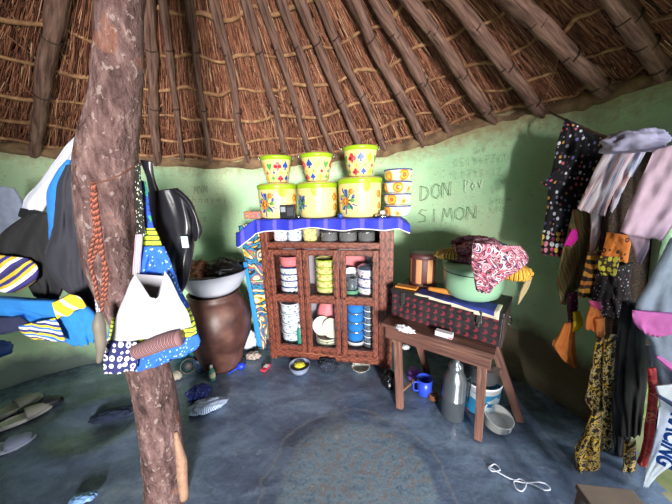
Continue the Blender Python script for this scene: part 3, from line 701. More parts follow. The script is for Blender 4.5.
o = bowlobj(.73, .10, DZ+.052, .047, .10, SILV, 'silver tin cup standing on the mint green bowl behind glass', None, 'tin_bowl', taper=.95)
o = lathe('plate', prof([(0, 0), (.06, 0), (.09, .014)], .003), WHITE, None, 30, cw(.715, .2, DZ+.115)); o.rotation_euler = (1.1, .5, 0); tag(o, 'white plate leaning behind the silver tin cup in upper right door', 'plate')
o = MB().box(-.09, .09, 0, .012, 0, .30).build('pink_tray', PINK, None, .02, 3); o.location = cw(.74, .30, DZ+.001); o.rotation_euler = (-.1, 0, CY); tag(o, 'pink plastic tray standing at the back of the upper right door', 'tray')
for i, nme in enumerate(names(4)): bowlobj(.172, .15, LZ+i*.092, .095, .096, DB, 'white enamel bowl with blue print, %s of stack in the lower left door' % nme, 'blue-print bowls in lower left door', rimm=WHITE)
TEAL = plain('#2f9a86', .35)
o = tag(empty('bottle', cw(.278, .04, LZ), 0), 'teal plastic bottle beside the bowls in the lower left door', 'bottle')
lathe('bottle_body', [(0, 0), (.026, 0), (.028, .01), (.028, .14), (.014, .17), (.012, .185), (0, .185)], TEAL, o, 20); lathe('cap', [(.014, .18), (.014, .205), (0, .206)], WHITE, o, 16)
o = heap('pink_bundle', cw(.49, .23, LZ+.19), (.10, .07, .32*.6), PINK, None, .06, 2); tag(o, 'pink fabric bundle stuffed behind the plates in the lower middle door', 'cloth')
PLT = dish_mat('plate_print', '#dfe0cc', ['#b9a24a', '#7f9a5a', '#d9d9c0'], 20)
for i, nme in enumerate(names(3)): bowlobj(.50, .14, LZ+i*.022, .10, .03, PLT, 'pale flat dish, %s of the pile behind the lower middle door' % nme, 'flat dishes in lower middle door', 'flat_dish')
for i, (x, d, ry, lb) in enumerate(((.46, .12, .35, 'round pale plate leaning left in the lower middle door'), (.55, .09, -.5, 'round pale plate leaning right in the lower middle door'))):
    o = lathe('plate', prof([(0, 0), (.055, 0), (.085, .012)], .003), PLT, None, 30, cw(x, d, LZ+.165)); o.rotation_euler = (1.25, ry, CY); tag(o, lb, 'plate')
for i, nme in enumerate(names(4)): bowlobj(.752, .145, LZ+.055+i*.085, .075, .09, BLU, 'plain blue enamel bowl, %s of stack in the lower right door' % nme, 'plain blue bowls in lower right door', rimm=SILV)
bowlobj(.752, .145, LZ, .078, .05, WHITE, 'white enamel bowl under the plain blue bowls', None)
for i, nme in enumerate(names(7)): bowlobj(.872, .10, LZ+i*.058, .045-.0005*i, .062, SILV, 'silver tin bowl, %s of the tall stack in the lower right door' % nme, 'silver bowls in the lower right door', rimm=WHITE)
bx = {0: ('white', DW), 1: ('white', DB), 2: ('cream', DY)}
for i, (x, k, pos) in enumerate(((.125, 0, 'leftmost'), (.25, 1, 'middle'), (.385, 2, 'rightmost'))):
    for j in range(2): bowlobj(x, .14, 1.072+j*.052, .058, .056, bx[k][1], '%s small enamel bowl, %s of the %s pair on the cabinet top shelf' % (bx[k][0], ('lower', 'upper')[j], pos), 'small bowls on the top shelf')
AL2 = plain('#c2c5c8', .25, .75, .1, 20, .05)
for x, r, pos in ((.545, .068, 'leftmost'), (.70, .072, 'middle'), (.85, .066, 'rightmost')):
    o = empty('cooking_pot', cw(x, .14, 1.072), 0, 'shiny aluminium cooking pot, %s of three on the cabinet top shelf' % pos, 'pot', 'aluminium pots on top shelf')
    lathe('pot_body', prof([(0, 0), (r*.93, 0), (r, .01), (r, .075), (r+.006, .078)]), AL2, o, 30); lathe('lid', [(r+.004, .079), (r*.6, .092), (0, .095)], AL2, o, 30)
# print cloth at cabinet's left side
FLO = fswirl('garden_print', ['#2f7fa8', '#20262c', '#d7a53a', '#e6ded0', '#4f8a4f', '#c9563a', '#2b5a86'], 5, 2.0)
o = drape('side_curtain', [(238, 226, 258, 222), (243, 250, 262, 250), (250, 285, 264, 285), (255, 320, 267, 320), (259, 348, 266, 348)], FLO, 2.15, .012, 3, .008); tag(o, 'colourful garden-print cloth hanging down the left side of the cabinet', 'cloth')
drape('blue_edge', [(243, 262, 247, 262), (248, 290, 252, 290), (253, 320, 258, 320), (257, 346, 262, 346)], cloth('#2f87d8'), 2.11, .006, 1, .003, o)

# ---------------------------------------------------------------- water pot and basin
g = G('clay'); n = g.noise(g.ob, 6, 5); CLAY = g.done(g.ramp(n, [(.3, '#34201e'), (.5, '#5a3a34'), (.75, '#7d594c')]), .42, 0, g.noise(g.ob, 25, 4), .25, .006)
wp = Vector((-1.035, 2.08, 0))
o = lathe('water_jar', [(0, .0), (.15, .0), (.17, .03), (.19, .12), (.255, .28), (.275, .40), (.262, .53), (.215, .63), (.19, .66), (.205, .68), (.18, .68), (.175, .65), (.24, .52), (.15, .1), (0, .06)], CLAY, None, 48, wp, .03)
tag(o, 'big dark clay water jar standing left of the cabinet with a basin on top', 'jar')
ENW = plain('#cfd3e0', .3, 0, .06, 4, 0)
b = empty('basin', wp+Vector((.02, 0, .682)), 0, 'wide white enamel basin resting on the clay water jar', 'basin')
lathe('basin_body', prof([(0, 0), (.15, 0), (.20, .04), (.25, .13), (.262, .185), (.278, .19)], .004), ENW, b, 48)
lathe('dark_rim', [(.277, .188), (.281, .193), (.276, .196)], plain('#30343c', .4), b, 48)
o = heap('black_plastic_bag', wp+Vector((.12, -.02, .885)), (.13, .13, .075), plain('#131418', .35), None, .35, 3, 3); tag(o, 'crumpled black plastic bag lying in the white basin', 'bag')
o = heap('dried_leaves', wp+Vector((-.09, -.03, .88)), (.11, .10, .06), fswirl('dry', ['#6a4434', '#a07050', '#c79a74', '#3f2a20'], 30, 3), None, .5, 5, 8, 48); tag(o, 'brown dried leaves heaped in the left half of the white basin', 'food'); o['kind'] = 'stuff'

# ---------------------------------------------------------------- work table
TYA = math.radians(-36); tfl = fl(384, 324, .565); 
tb = empty('table', (tfl.x, tfl.y, 0), TYA, 'low rough wooden table with splayed legs carrying the black trunk', 'table')
g = G('rough_wood'); n = g.noise(g.map(g.uv, (3, 50, 1)), 1, 5, .8); n2 = g.noise(g.ob, 9, 4)
TW = g.done(g.mix(g.math('MULTIPLY', n2, .5), g.ramp(n, [(.3, '#3a221e'), (.5, '#6b463c'), (.78, '#8f6a5a')]), '#4a2c25'), .7, 0, n, .5, .005)
g = G('pale_wood'); n = g.noise(g.map(g.uv, (3, 50, 1)), 1, 5, .8); LW = g.done(g.ramp(n, [(.3, '#4a2f2a'), (.5, '#7a5448'), (.75, '#a88670')]), .7, 0, n, .5, .005)
MB().box(-.015, .66, -.01, .33, .548, .572).build('tabletop', TW, tb)
MB().box(.01, .645, .0, .028, .465, .547).build('apron', TW, tb); MB().box(.01, .645, .29, .315, .465, .547).build('apron', TW, tb)
MB().box(.012, .035, .03, .29, .465, .547).build('apron', TW, tb); MB().box(.62, .643, .03, .29, .465, .547).build('apron', TW, tb)
def tl(p):
    q = Vector((p.x-tfl.x, p.y-tfl.y, p.z)); return Matrix.Rotation(-TYA, 3, 'Z') @ q
for top, ft in (((.075, .05, .546), tl(fl(400, 408))), ((.60, .04, .546), tl(fl(478, 439))), ((.61, .275, .546), tl(fl(520, 421))), ((.08, .275, .546), tl(fl(428, 374)))):
    ft = Vector(ft); ft.z = 0.002
    if (ft-Vector(top)).length > .7: ft = Vector((top[0], top[1]+.08, .002))
    MB().bar(ft, top, .042, .038, .05).build('leg', LW, tb)
# trunk
g = G('black_trunk'); s_ = g.sep(g.uv); X = g.math('MULTIPLY', s_[0], 21.0); Yv = g.math('MULTIPLY', s_[1], 21.0)
fxx = g.math('SUBTRACT', g.math('FRACT', X), .5); fy = g.math('SUBTRACT', g.math('FRACT', Yv), .5)
d1 = g.math('SQRT', g.math('ADD', g.math('POWER', fxx, 2), g.math('POWER', fy, 2))); d2 = g.math('SQRT', g.math('ADD', g.math('POWER', g.math('ADD', fxx, .28), 2), g.math('POWER', g.math('SUBTRACT', fy, .12), 2)))
mk = g.math('MULTIPLY', g.lt(d1, .34), g.gt(d2, .30)); row = g.gt(g.math('FRACT', g.math('MULTIPLY', Yv, .5)), -.1)
col = g.mix(g.math('MULTIPLY', mk, .85), g.ramp(g.noise(g.ob, 14, 4), [(.3, '#1d1b1f'), (.7, '#3a3538')]), '#84303a'); TRK = g.done(col, .4, 0, g.noise(g.ob, 30, 3), .2, .003)
TRB = plain('#2a2629', .42, 0, .3, 14); TRE = plain('#54423c', .5, 0, .3, 18)
k0 = fl(391, 322, .575); k1 = fl(500, 348, .575); TA = math.radians(-40); tL = .68; tD = .30; k0 = k1-Vector((math.cos(TA), math.sin(TA), 0))*tL; k0.z = .575
tr = empty('trunk', k0, TA, 'black metal trunk with rows of red crescents lying on the wooden table', 'trunk')
MB().box(0, tL, 0, tD, 0, .175).build('trunk_body', [TRK], tr, .006)
MB().box(-.006, tL+.006, -.006, tD+.006, .176, .212).build('lid', TRB, tr, .008)
MB().box(tL+.0005, tL+.004, .0, tD, .0, .174).build('end_panel', TRE, tr, .001)
for x in (.075, tL-.13):
    l = MB().box(x, x+.028, -.014, -.0065, .12, .2).build('latch', plain('#6d6a68', .35, .8), tr, .002); MB().box(x+.008, x+.02, -.018, -.014, .10, .13).build('hasp', plain('#6d6a68', .35, .8), l, .002)
tube('handle', [(tL+.004, tD*.35, .12), (tL+.025, tD*.37, .105), (tL+.025, tD*.63, .105), (tL+.004, tD*.65, .12)], .004, plain('#6d6a68', .35, .8), tr, 8)
LZT = .575+.213
def onl(px, py, z=LZT): return fl(px, py, z)
def tk(x, d): q = Matrix.Rotation(TA, 3, 'Z') @ Vector((x, d, 0)); return Vector((k0.x+q.x, k0.y+q.y, LZT))
g = G('placemat'); s_ = g.sep(g.uv)
def strip_cloth():
    v = []; f = []; fu = []; n, mct = 36, 14; U = []
    for i in range(n):
        s = i/(n-1)
        for j in range(mct):
            t = j/(mct-1); x = .17+(tL-.19)*s; L = t*.165
            y = .11-L; z = .0025+.001*math.sin(s*40)
            if y < -.010: z = .0025-(-.010-y)*.96; y = -.0135-.004*math.sin(s*20)-(-.010-y)*.06
            lim = (s-.25)/.75
            v.append((x, y if True else 0, z)); U.append((s, t))
    for i in range(n-1):
        for j in range(mct-1):
            a = i*mct+j
            t = (j+.5)/(mct-1); s = (i+.5)/(n-1)
            if t > .80-.05+.28*s: continue
            q = (a, a+1, a+mct+1, a+mct); f.append(q); fu.append([U[x] for x in q])
    return v, f, fu
v, f, fu = strip_cloth(); e = g.math('ADD', g.gt(s_[1], g.math('ADD', .64, g.math('MULTIPLY', s_[0], .28))), g.gt(s_[0], .95), clamp=True)
PM = g.done(g.mix(e, '#2c3a8c', '#ded0b8'), .85, 0, g.noise(g.uv, 90, 2), .2, .003)
o = add('placemat', v, f, PM, None, fu); o.location = (k0.x, k0.y, LZT); o.rotation_euler = (0, 0, TA); o.modifiers.new('t', 'SOLIDIFY').thickness = .003; tag(o, 'blue cloth mat with beige border draped over the trunk front edge', 'mat')
OW = plain('#d68a3a', .5, 0, .15, 20)
o = MB().box(-.075, .075, -.033, .033, 0, .012).build('wooden_board', OW, None, .003); o.location = tk(.085, .06)+Vector((0, 0, .002)); o.rotation_euler = (0, 0, TA+.12); tag(o, 'small flat orange wooden board at the left end of the trunk', 'board')
o = tube('wooden_pestle', [(-.085, 0, 0), (-.02, 0, .0), (.03, 0, 0), (.095, 0, 0)], [.012, .017, .019, .018], OW, None, 14, True, 0, 4); o.location = tk(.32, .075)+Vector((0, 0, .026)); o.rotation_euler = (0, 0, TA+.1); tag(o, 'orange wooden roller lying on the trunk before the pots', 'roller')
# striped drum
g = G('striped_drum'); s_ = g.sep(g.uv); fx = g.math('FRACT', g.math('MULTIPLY', s_[0], 12.5)); DM = g.done(g.mix(g.gt(fx, .5), '#57302f', '#c98f62'), .55, 0, g.noise(g.uv, 60, 3), .3, .003)
dp = tk(.135, .215); dr = empty('storage_drum', dp+Vector((0, 0, .0015)), 0, 'round lidded container striped brown and tan on the trunk', 'container')
lathe('drum_body', [(0, 0), (.085, 0), (.092, .01), (.093, .20), (.088, .21)], DM, dr, 40); lathe('lid', [(.095, .196), (.097, .2), (.097, .222), (.09, .23), (.04, .236), (0, .237)], plain('#5a3432', .5), dr, 40)
lathe('base_band', [(.0935, .002), (.095, .004), (.0945, .02), (.0925, .022)], plain('#5a3432', .5), dr, 40)
MINT = plain('#93bf9e', .3, 0, .06, 6, .02)
mp = tk(.475, .17); mo = empty('mint_pot', mp+Vector((0, 0, .004)), 0, 'mint green enamel pot on the trunk, piled with cloths', 'pot')
lathe('pot_body', prof([(0, 0), (.125, 0), (.155, .02), (.172, .07), (.176, .19), (.18, .2)], .004), MINT, mo, 44); lathe('lid', [(.182, .2), (.18, .214), (.15, .225), (0, .24)], MINT, mo, 44)
lathe('dark_line', [(.1762, .165), (.1768, .168), (.1764, .171)], plain('#2b4438', .4), mo, 44)
WAX = fswirl('wax_print', ['#2a1c2a', '#c98a9a', '#7c2a42', '#cdbdbc', '#3a2a58', '#a8505f'], 11, 2.0)
cb = tag(heap('printed_wrapper', mp+Vector((.03, -.01, .27)), (.155, .13, .085), WAX, None, .35, 2.5, 5, 56), 'pink and black swirl-print cloth heaped over the mint green pot', 'cloth')
drape('hanging_end', [(472, 243, 520, 246), (472, 262, 528, 262), (474, 280, 498, 284), (476, 290, 490, 293)], WAX, 1.20, .014, 4, .014, cb).matrix_parent_inverse = cb.matrix_basis.inverted()
YW = fstripe('yellow_wax', ['#c08a2a', '#e0b03a', '#4a2c18', '#c9962f'], .02)
o = heap('folded_cloth', mp+Vector((-.13, .03, .265)), (.10, .07, .035), fstripe('olive_print', ['#8a7230', '#b8984a', '#4a3a1c'], .02), None, .25, 3, 2); tag(o, 'olive yellow folded cloth on the left of the mint green pot', 'cloth')
o = heap('head_scarf', mp+Vector((.02, .05, .335)), (.12, .08, .04), fswirl('red_dark', ['#6a2430', '#2a1a24', '#b0552f', '#39406a'], 10, 2), None, .3, 3, 9); tag(o, 'dark red scarf on the very top of the cloth heap', 'scarf')
o = heap('knit_cap', at(516, 274, 1.30), (.075, .05, .045), YW, None, .2, 3, 4); tag(o, 'yellow striped bundle hanging at the right of the cloth heap', 'cloth')
o = heap('indigo_cloth', mp+Vector((.14, .06, .285)), (.09, .06, .05), fswirl('indigo', ['#1f2f5a', '#3a5a8a', '#12192c'], 12, 2), None, .3, 3, 14); tag(o, 'indigo cloth at the back right of the cloth heap', 'cloth')
drape('hanging_strip', [(527, 278, 533, 277), (522, 288, 528, 289), (517, 304, 519, 304)], fstripe('beige_strip', ['#c9b088', '#a08860'], .01), 1.36, .005, 1, .004, o).matrix_parent_inverse = o.matrix_basis.inverted()
# white box and paper on table edge
o = MB().box(-.05, .05, -.02, .02, 0, .03).build('medicine_box', plain('#e8e8ee', .5), None, .001); p = fl(444, 336, .573); o.location = p; o.rotation_euler = (0, 0, TYA-.02); tag(o, 'small white carton on the table edge before the trunk', 'box')
MB().box(.03, .0505, -.0205, -.0195, .004, .012).build('printed_label', plain('#b03a4a', .5), o, 0)
o = heap('crumpled_paper', fl(404, 329, .585), (.05, .02, .02), plain('#d8d8e0', .7), None, .6, 4, 6); o.rotation_euler = (0, 0, TYA); tag(o, 'crumpled white plastic wrapper on the table left end', 'wrapper')

# under the table
th = fl(452, 415); th.z = .001; o = empty('thermos_flask', th, .0, 'tall steel vacuum flask under the table', 'flask')
CH = plain('#8d949b', .3, .8, .06, 20, .03)
lathe('flask_body', [(0, 0), (.066, 0), (.07, .01), (.07, .14), (.072, .145), (.072, .152), (.069, .157), (.069, .27), (.06, .30), (.045, .33), (.043, .345)], CH, o, 40)
lathe('cap', [(.043, .345), (.044, .36), (.04, .38), (.02, .395), (.02, .42), (.0, .424)], CH, o, 30)
tube('carry_handle', [(.06, -.03, .29), (.085, -.03, .30), (.09, -.02, .2), (.088, -.02, .12), (.07, -.02, .11)], .0045, CH, o, 8)
g = G('paint_label'); s_ = g.sep(g.uv); z = s_[1]; n = g.vor(g.uv, 16).outputs['Color']; cc = g.sep(n)[0]
LBL = g.done(g.mix(g.gt(z, .17), g.ramp(g.math('ADD', g.math('MULTIPLY', cc, .5), g.math('MULTIPLY', z, 2)), [(0, '#c03a7a'), (.25, '#2f9ad0'), (.5, '#d8ecf4'), (.65, '#2a6fc4'), (.8, '#e8e8f0')], True), '#e3e8ee'), .4)
bp = fl(480, 408); bp = Vector((.955, 1.53, .001)); o = empty('paint_bucket', bp, 0, 'white and blue paint bucket under the table behind its right leg', 'bucket')
lathe('bucket_body', prof([(0, 0), (.10, 0), (.112, .01), (.118, .205), (.122, .205), (.122, .22)]), LBL, o, 40)
o = empty('aluminium_pot', bp+Vector((-.01, 0, .222)), 0, 'dented aluminium pot standing on the paint bucket', 'pot'); AL = plain('#a3a4a6', .3, .9, .15, 16, .15)
lathe('pot_body', prof([(0, 0), (.095, 0), (.103, .015), (.106, .11), (.112, .115)]), AL, o, 36, None, .01); lathe('lid', [(.113, .116), (.08, .125), (0, .13)], AL, o, 36)
p = fl(497, 421, .045); o = empty('strainer_bowl', (p.x, p.y, .06), 0, 'round white shallow tub tilted on the floor beside the table right leg', 'tub', rot=(math.radians(14), 0, .35))
lathe('tub_wall', prof([(0, -.035), (.07, -.035), (.078, -.03), (.08, .03), (.083, .033)]), plain('#d9d9d6', .4), o, 36); MB().box(-.012, .012, -.0845, -.0805, -.01, .02).build('clip', plain('#8f9296', .4), o, .001)
p = fl(424, 393); o = empty('mug', (p.x, p.y, .001), 0, 'bright blue plastic mug under the table', 'mug'); CB = plain('#2f4fd0', .35)
lathe('cup', prof([(0, 0), (.045, 0), (.05, .005), (.055, .125)]), CB, o, 30); tube('handle', [(-.05, -.01, .10), (-.08, -.01, .1), (-.08, -.01, .04), (-.046, -.01, .03)], .006, CB, o, 8)
p = fl(415, 377); o = lathe('purple_bowl', prof([(.065, 0), (.06, .04), (.045, .07), (0, .074)]), plain('#8d5cc8', .4), None, 30, (p.x, p.y, .001)); tag(o, 'purple plastic bowl upside down under the table left side', 'bowl')
p = fl(433, 398); o = empty('rope_coil', (p.x, p.y, 0), 0, 'small coil of brown rope on the floor right of the blue mug', 'rope')
for j in range(3): tube('rope_loop', [(math.cos(a)*(.035-.004*j), math.sin(a)*(.035-.004*j), .008+.012*j+.004*math.sin(a*2+j)) for a in [i*PI/6 for i in range(13)]], .006, plain('#7a4a2c', .8), o, 7, sub=3)
o = MB().bar((fl(398, 394, .08)), (fl(414, 380, .05)), .02, .02).build('wooden_bar', plain('#8a6a58', .7), None, .003); tag(o, 'short wooden bar leaning inside the table left leg', 'bar')
p = fl(391, 388); o = heap('black_bag', (p.x-.01, p.y+.03, .045), (.045, .05, .07), plain('#14151a', .25), None, .5, 3, 4); tag(o, 'crumpled black plastic bag between cabinet and table leg', 'bag')
p = fl(406, 356); o = tag(heap('white_rag', (p.x-.03, p.y-.08, .14), (.03, .02, .02), cloth('#cdd0da'), None, .4, 3, 4), 'small white rag stuck behind the table left leg', 'rag')
# under the cabinet
p = fl(300, 371); o = empty('enamel_bowl', (p.x, p.y, .001), 0, 'grey enamel bowl with yellow food on the floor under the cabinet', 'bowl'); lathe('bowl_body', prof([(0, 0), (.06, 0), (.078, .03), (.085, .062), (.09, .065)]), plain('#8f9ab4', .35, 0, .15, 8), o, 36)
tag(heap('yellow_peel', (p.x, p.y, .055), (.04, .035, .022), plain('#c9c23a', .6), None, .3, 3, 2), 'yellow fruit peel in the grey enamel bowl', 'peel')
p = fl(328, 369); tag(heap('dark_bag', (p.x, p.y, .04), (.075, .05, .05), fdots('dark_sp', '#1d2230', ['#4a5a78', '#2a3040'], 50), None, .4, 3, 6), 'dark speckled plastic bag on the floor under the middle door', 'bag')
p = fl(361, 372); tag(lathe('floor_plate', prof([(0, 0), (.05, 0), (.075, .03), (.078, .032)]), dish_mat('lace', '#dfe0d8', ['#2f3a34', '#6a7a6a'], 30), None, 30, (p.x, p.y+.03, .001)), 'white patterned plate on the floor under the right door', 'plate')

# floor clutter left of the cabinet
p = fl(226, 368); o = MB().box(-.06, .06, -.035, .035, 0, .07).build('brick', plain('#8d6f70', .85, 0, .2, 20), None, .006); o.location = (p.x, p.y+.02, .0); o.rotation_euler = (0, 0, .1); tag(o, 'reddish grey brick at the foot of the clay jar', 'brick')
p = fl(213, 380); o = empty('small_bottle', (p.x, p.y, .001), 0, 'small clear green bottle with printed label before the brick', 'bottle')
lathe('bottle_body', [(0, 0), (.022, 0), (.024, .008), (.024, .08), (.012, .105), (.011, .12)], plain('#5f9a86', .2), o, 20); lathe('label', [(.0245, .03), (.0247, .032), (.0247, .068), (.0245, .07)], plain('#d9d7b4', .5), o, 20); lathe('cap', [(.0125, .115), (.0125, .135), (0, .136)], WHITE, o, 14)
SP = plain('#1d3fd8', .35); a, b = fl(228, 374, .01), fl(241, 366, .02); o = empty('ladle', a, 0, 'bright blue plastic ladle on the floor right of the brick', 'ladle'); tube('handle', [(0, 0, 0), ((b-a).x*.6, (b-a).y*.6, .008), (b-a)*.9], .006, SP, o, 8)
heap('scoop', (b-a), (.035, .03, .03), SP, o, .05, 2)
p = fl(248, 352); tag(heap('white_bag', (p.x, p.y+.05, .09), (.065, .04, .11), plain('#d5dbe8', .5), None, .35, 2.6, 6), 'white plastic bag leaning at the right foot of the clay jar', 'bag')
p = fl(254, 358); tag(heap('rag', (p.x, p.y-.0, .025), (.06, .04, .03), fswirl('ragp', ['#8f6a78', '#c9a8a0', '#4a4a5c', '#b9c0a0'], 18, 2), None, .4, 3, 8), 'crumpled multicoloured rag by the cabinet left foot', 'rag')
p = fl(266, 369); o = MB().box(-.022, .022, -.045, .045, 0, .02).build('cigarette_pack', plain('#c8344a', .5), None, .002); o.location = (p.x, p.y, .003); o.rotation_euler = (0, 0, -.35); tag(o, 'small red and white packet on the floor before the cabinet left foot', 'packet'); MB().box(-.018, .018, -.01, .03, .0195, .021).build('white_panel', WHITE, o, 0)
p = fl(188, 362); tag(drape('teal_cloth', [(170, 335, 198, 330), (172, 350, 196, 350), (172, 364, 192, 366)], cloth('#1f8a84'), p.y+.12, .03, 3, .02), 'teal cloth bunched behind the printed dress near the floor', 'cloth')
p = fl(190, 373); o = tag(empty('bicycle_wheel_hub', (p.x, p.y, .07), 0, rot=(1.35, 0, .5)), 'small dark round wheel leaning left of the clay jar', 'wheel')
tube('tyre', [(math.cos(i*PI/8)*.06, math.sin(i*PI/8)*.06, 0) for i in range(17)], .01, BLK, o, 8, sub=3); lathe('hub', [(0, -.015), (.03, -.012), (.03, .012), (0, .015)], plain('#4a4244', .5), o, 20)
p = fl(199, 368); o = lathe('cup', prof([(0, 0), (.035, 0), (.045, .1)]), plain('#2f4a70', .45), None, 26, (p.x, p.y, .001)); tag(o, 'dark blue plastic cup at the left foot of the clay jar', 'cup')
p = fl(177, 378); tag(heap('pale_stone', (p.x, p.y, .025), (.045, .04, .035), plain('#9a9688', .8, 0, .2, 20), None, .2, 3, 3), 'round pale stone on the floor right of the post', 'stone')
def sandal(nm, px, py, rz, L, m, lab, strap=None):
    p = fl(px, py); o = empty(nm, (p.x, p.y, .002), rz, lab, 'shoe')
    v = []; f = []; n = 28
    out = [(L/2*math.cos(a)*(1), L*.19*math.sin(a)*(1+.25*math.cos(a))) for a in [2*PI*i/n for i in range(n)]]
    v = [(x, y, 0) for x, y in out]+[(x, y, .018+.01*(x < -L*.2)) for x, y in out]
    f = [tuple(range(n))[::-1], tuple(range(n, 2*n))]+[(i, (i+1) % n, n+(i+1) % n, n+i) for i in range(n)]
    s = add('sole', v, f, m, o, None, False)
    vv = []; ff = []; k = 14
    for i in range(9):
        x = L*(.05+.40*i/8); w_ = L*.19*math.sqrt(max(.02, 1-(x/(L/2))**2))*1.2
        for j in range(k):
            a = PI*j/(k-1); vv.append((x, w_*math.cos(a), .018+(.045 if i < 7 else .03)*math.sin(a)*(1-.35*i/8)))
    for i in range(8):
        for j in range(k-1): q = i*k+j; ff.append((q, q+1, q+k+1, q+k))
    u = add('upper', vv, ff, strap or m, o); u.modifiers.new('t', 'SOLIDIFY').thickness = .005
    return o
sandal('slipper', 14, 410, 1.15, .30, plain('#b9b4b0', .6), 'grey slipper by the left wall, nearer the wall of the upper pair', plain('#8a8685', .6))
sandal('slipper', 24, 419, .95, .28, plain('#d3cfca', .6), 'pale grey slipper by the left wall, right one of the upper pair', plain('#a9a5a3', .6))
sandal('shoe', 42, 407, .5, .24, plain('#25262c', .5), 'black shoe lying beyond the pale slippers by the left wall')
sandal('slipper', 6, 449, .6, .26, plain('#a9b0c4', .6), 'blue-grey slipper nearest the bottom left edge', plain('#8a93b0', .6))
IND = fdots('indigo_dots', '#2a3580', ['#8fa0dc', '#5a6cc0'], 60, .28); STRB = fstripe('blue_grey_str', ['#8fa8d0', '#dfe6f0', '#5a76ac'], .012)
p = fl(199, 395); tag(heap('blue_sock', (p.x, p.y, .028), (.075, .065, .035), IND, None, .35, 3, 4), 'crumpled dark blue dotted cloth on the floor right of the post', 'cloth')
p = fl(208, 405); tag(heap('striped_rag', (p.x+.01, p.y-.03, .022), (.11, .055, .028), STRB, None, .35, 3, 7, rot=.35), 'pale blue striped rag on the floor right of the post', 'rag')
p = fl(112, 416); tag(heap('dark_cloth', (p.x, p.y, .01), (.11, .05, .03), cloth('#1f2a44'), None, .3, 3, 5, rot=.3), 'dark navy cloth lying in the floor hollow left of the post', 'cloth')
p = fl(84, 500); tag(heap('blue_wrapper', (p.x, p.y, .012), (.05, .022, .014), plain('#7fa8e0', .4), None, .4, 3, 5, rot=.2), 'light blue plastic wrapper at the bottom left floor', 'wrapper')
p = fl(2, 352, .2); tag(heap('navy_pouch', at(-4, 350, 1.75), (.09, .06, .07), plain('#1c3f86', .6), None, .2, 3, 5), 'dark blue pouch hanging low at the left edge', 'bag')
# white cord on the floor
p = [fl(x, y, .006) for x, y in ((489, 467), (495, 464), (500, 470), (492, 471), (489, 467), (503, 475), (514, 480), (520, 479), (526, 484), (522, 491), (516, 488), (514, 481), (526, 483), (538, 482), (546, 484), (550, 489), (544, 490), (534, 485), (526, 482))]
tag(tube('cord', p, .0035, plain('#c9cfe0', .6), None, 7, sub=5), 'knotted white cord lying on the dark floor', 'cord')
# wooden stool by the right frame edge
st = Matrix.Rotation(math.radians(-38), 4, 'Z'); q0 = fl(632, 489, .28)
o = empty('stool', (q0.x, q0.y, 0), math.radians(-8), 'weathered grey-brown wooden stool at the bottom right corner', 'stool'); SW = plain('#7a6a5c', .8, 0, .25, 14, .4)
MB().box(-.20, .0, -.36, 0, .255, .28).build('seat', SW, o, .004)
for x, y in ((-.18, -.02), (-.02, -.02), (-.18, -.33), (-.02, -.33)): MB().box(x-.015, x+.015, y-.015, y+.015, 0, .254).build('leg', SW, o)

# ---------------------------------------------------------------- clothes at the right
def tg(o, l, c): return tag(o, l, c)
tag(tube('clothes_line', [wallhit(550, 112, .06), at(562, 118, 1.62), at(610, 138, 1.4), at(665, 148, 1.2), at(735, 128, .98)], .006, plain('#5a4634', .8), None, 8), 'brown rope line strung along the right wall holding the clothes', 'rope')
FLW = fdots('flower_black', '#16141b', ['#c9c6d8', '#d9637a', '#7a6fae', '#e0a04a', '#8a8a9a', '#e8e6ee', '#4a3a4a'], 34, .34, .5)
FLW2 = fdots('flower_border', '#16141b', ['#e08aa0', '#e9c85a', '#e8e6ee', '#d9507a'], 28, .44, .3)
d = empty('floral_dress', at(575, 150, 1.6), 0, 'black dress with small multicoloured flowers, leftmost on the right line', 'dress')
def dp_(o, par): o.parent = par; o.matrix_parent_inverse = par.matrix_basis.inverted(); return o
dp_(drape('bodice', [(565, 119, 568, 120), (562, 128, 592, 130), (557, 145, 607, 140), (553, 165, 603, 165), (549, 185, 598, 190), (547, 205, 590, 210), (543, 232, 580, 235)], FLW, 1.55, .03, 5, .022, seed=3), d)
dp_(drape('hem_border', [(543, 230, 579, 233), (541, 245, 574, 247), (541, 253, 571, 257)], FLW2, 1.54, .03, 5, .02, seed=3), d)
dp_(drape('sleeve', [(552, 172, 560, 168), (546, 180, 556, 182), (540, 183, 548, 187)], FLW, 1.52, .012, 1, .006), d)
DK = fswirl('dark_leaf', ['#17130f', '#2a1f16', '#5a3a22', '#1b1715', '#3b2a1c'], 14, 3)
tg(drape('dark_wrapper', [(606, 150, 660, 148), (604, 200, 660, 200), (598, 260, 660, 260), (596, 330, 655, 330), (600, 400, 645, 400), (604, 420, 640, 420)], DK, [1.42, 1.36, 1.33, 1.3, 1.28, 1.26], .03, 6, .02), 'dark brown leaf-print wrapper hanging behind the other right clothes', 'cloth')
g = G('pastel_stripe'); v_ = g.map(g.uv, (1, .12, 1), .0); n = g.noise(g.map(g.uv, (26, 2.2, 1), .12), 1, 2, .6); SHM = g.done(g.ramp(n, [(0, '#8f8aa0'), (.36, '#d9c9d6'), (.44, '#e9e4ec'), (.5, '#c98a90'), (.53, '#e3dce6'), (.6, '#7f93bd'), (.64, '#d9d4e2'), (.7, '#b08a98')]), .85, 0, weave(g), .2, .002)
d = empty('striped_shirt', at(605, 160, 1.4), 0, 'pastel white, red and blue streaked shirt hanging over the flowered dress', 'shirt')
dp_(drape('shirt_body', [(606, 150, 650, 146), (600, 160, 640, 163), (591, 178, 630, 182), (583, 196, 622, 202), (577, 209, 617, 218)], SHM, 1.36, .03, 5, .022, seed=5), d)
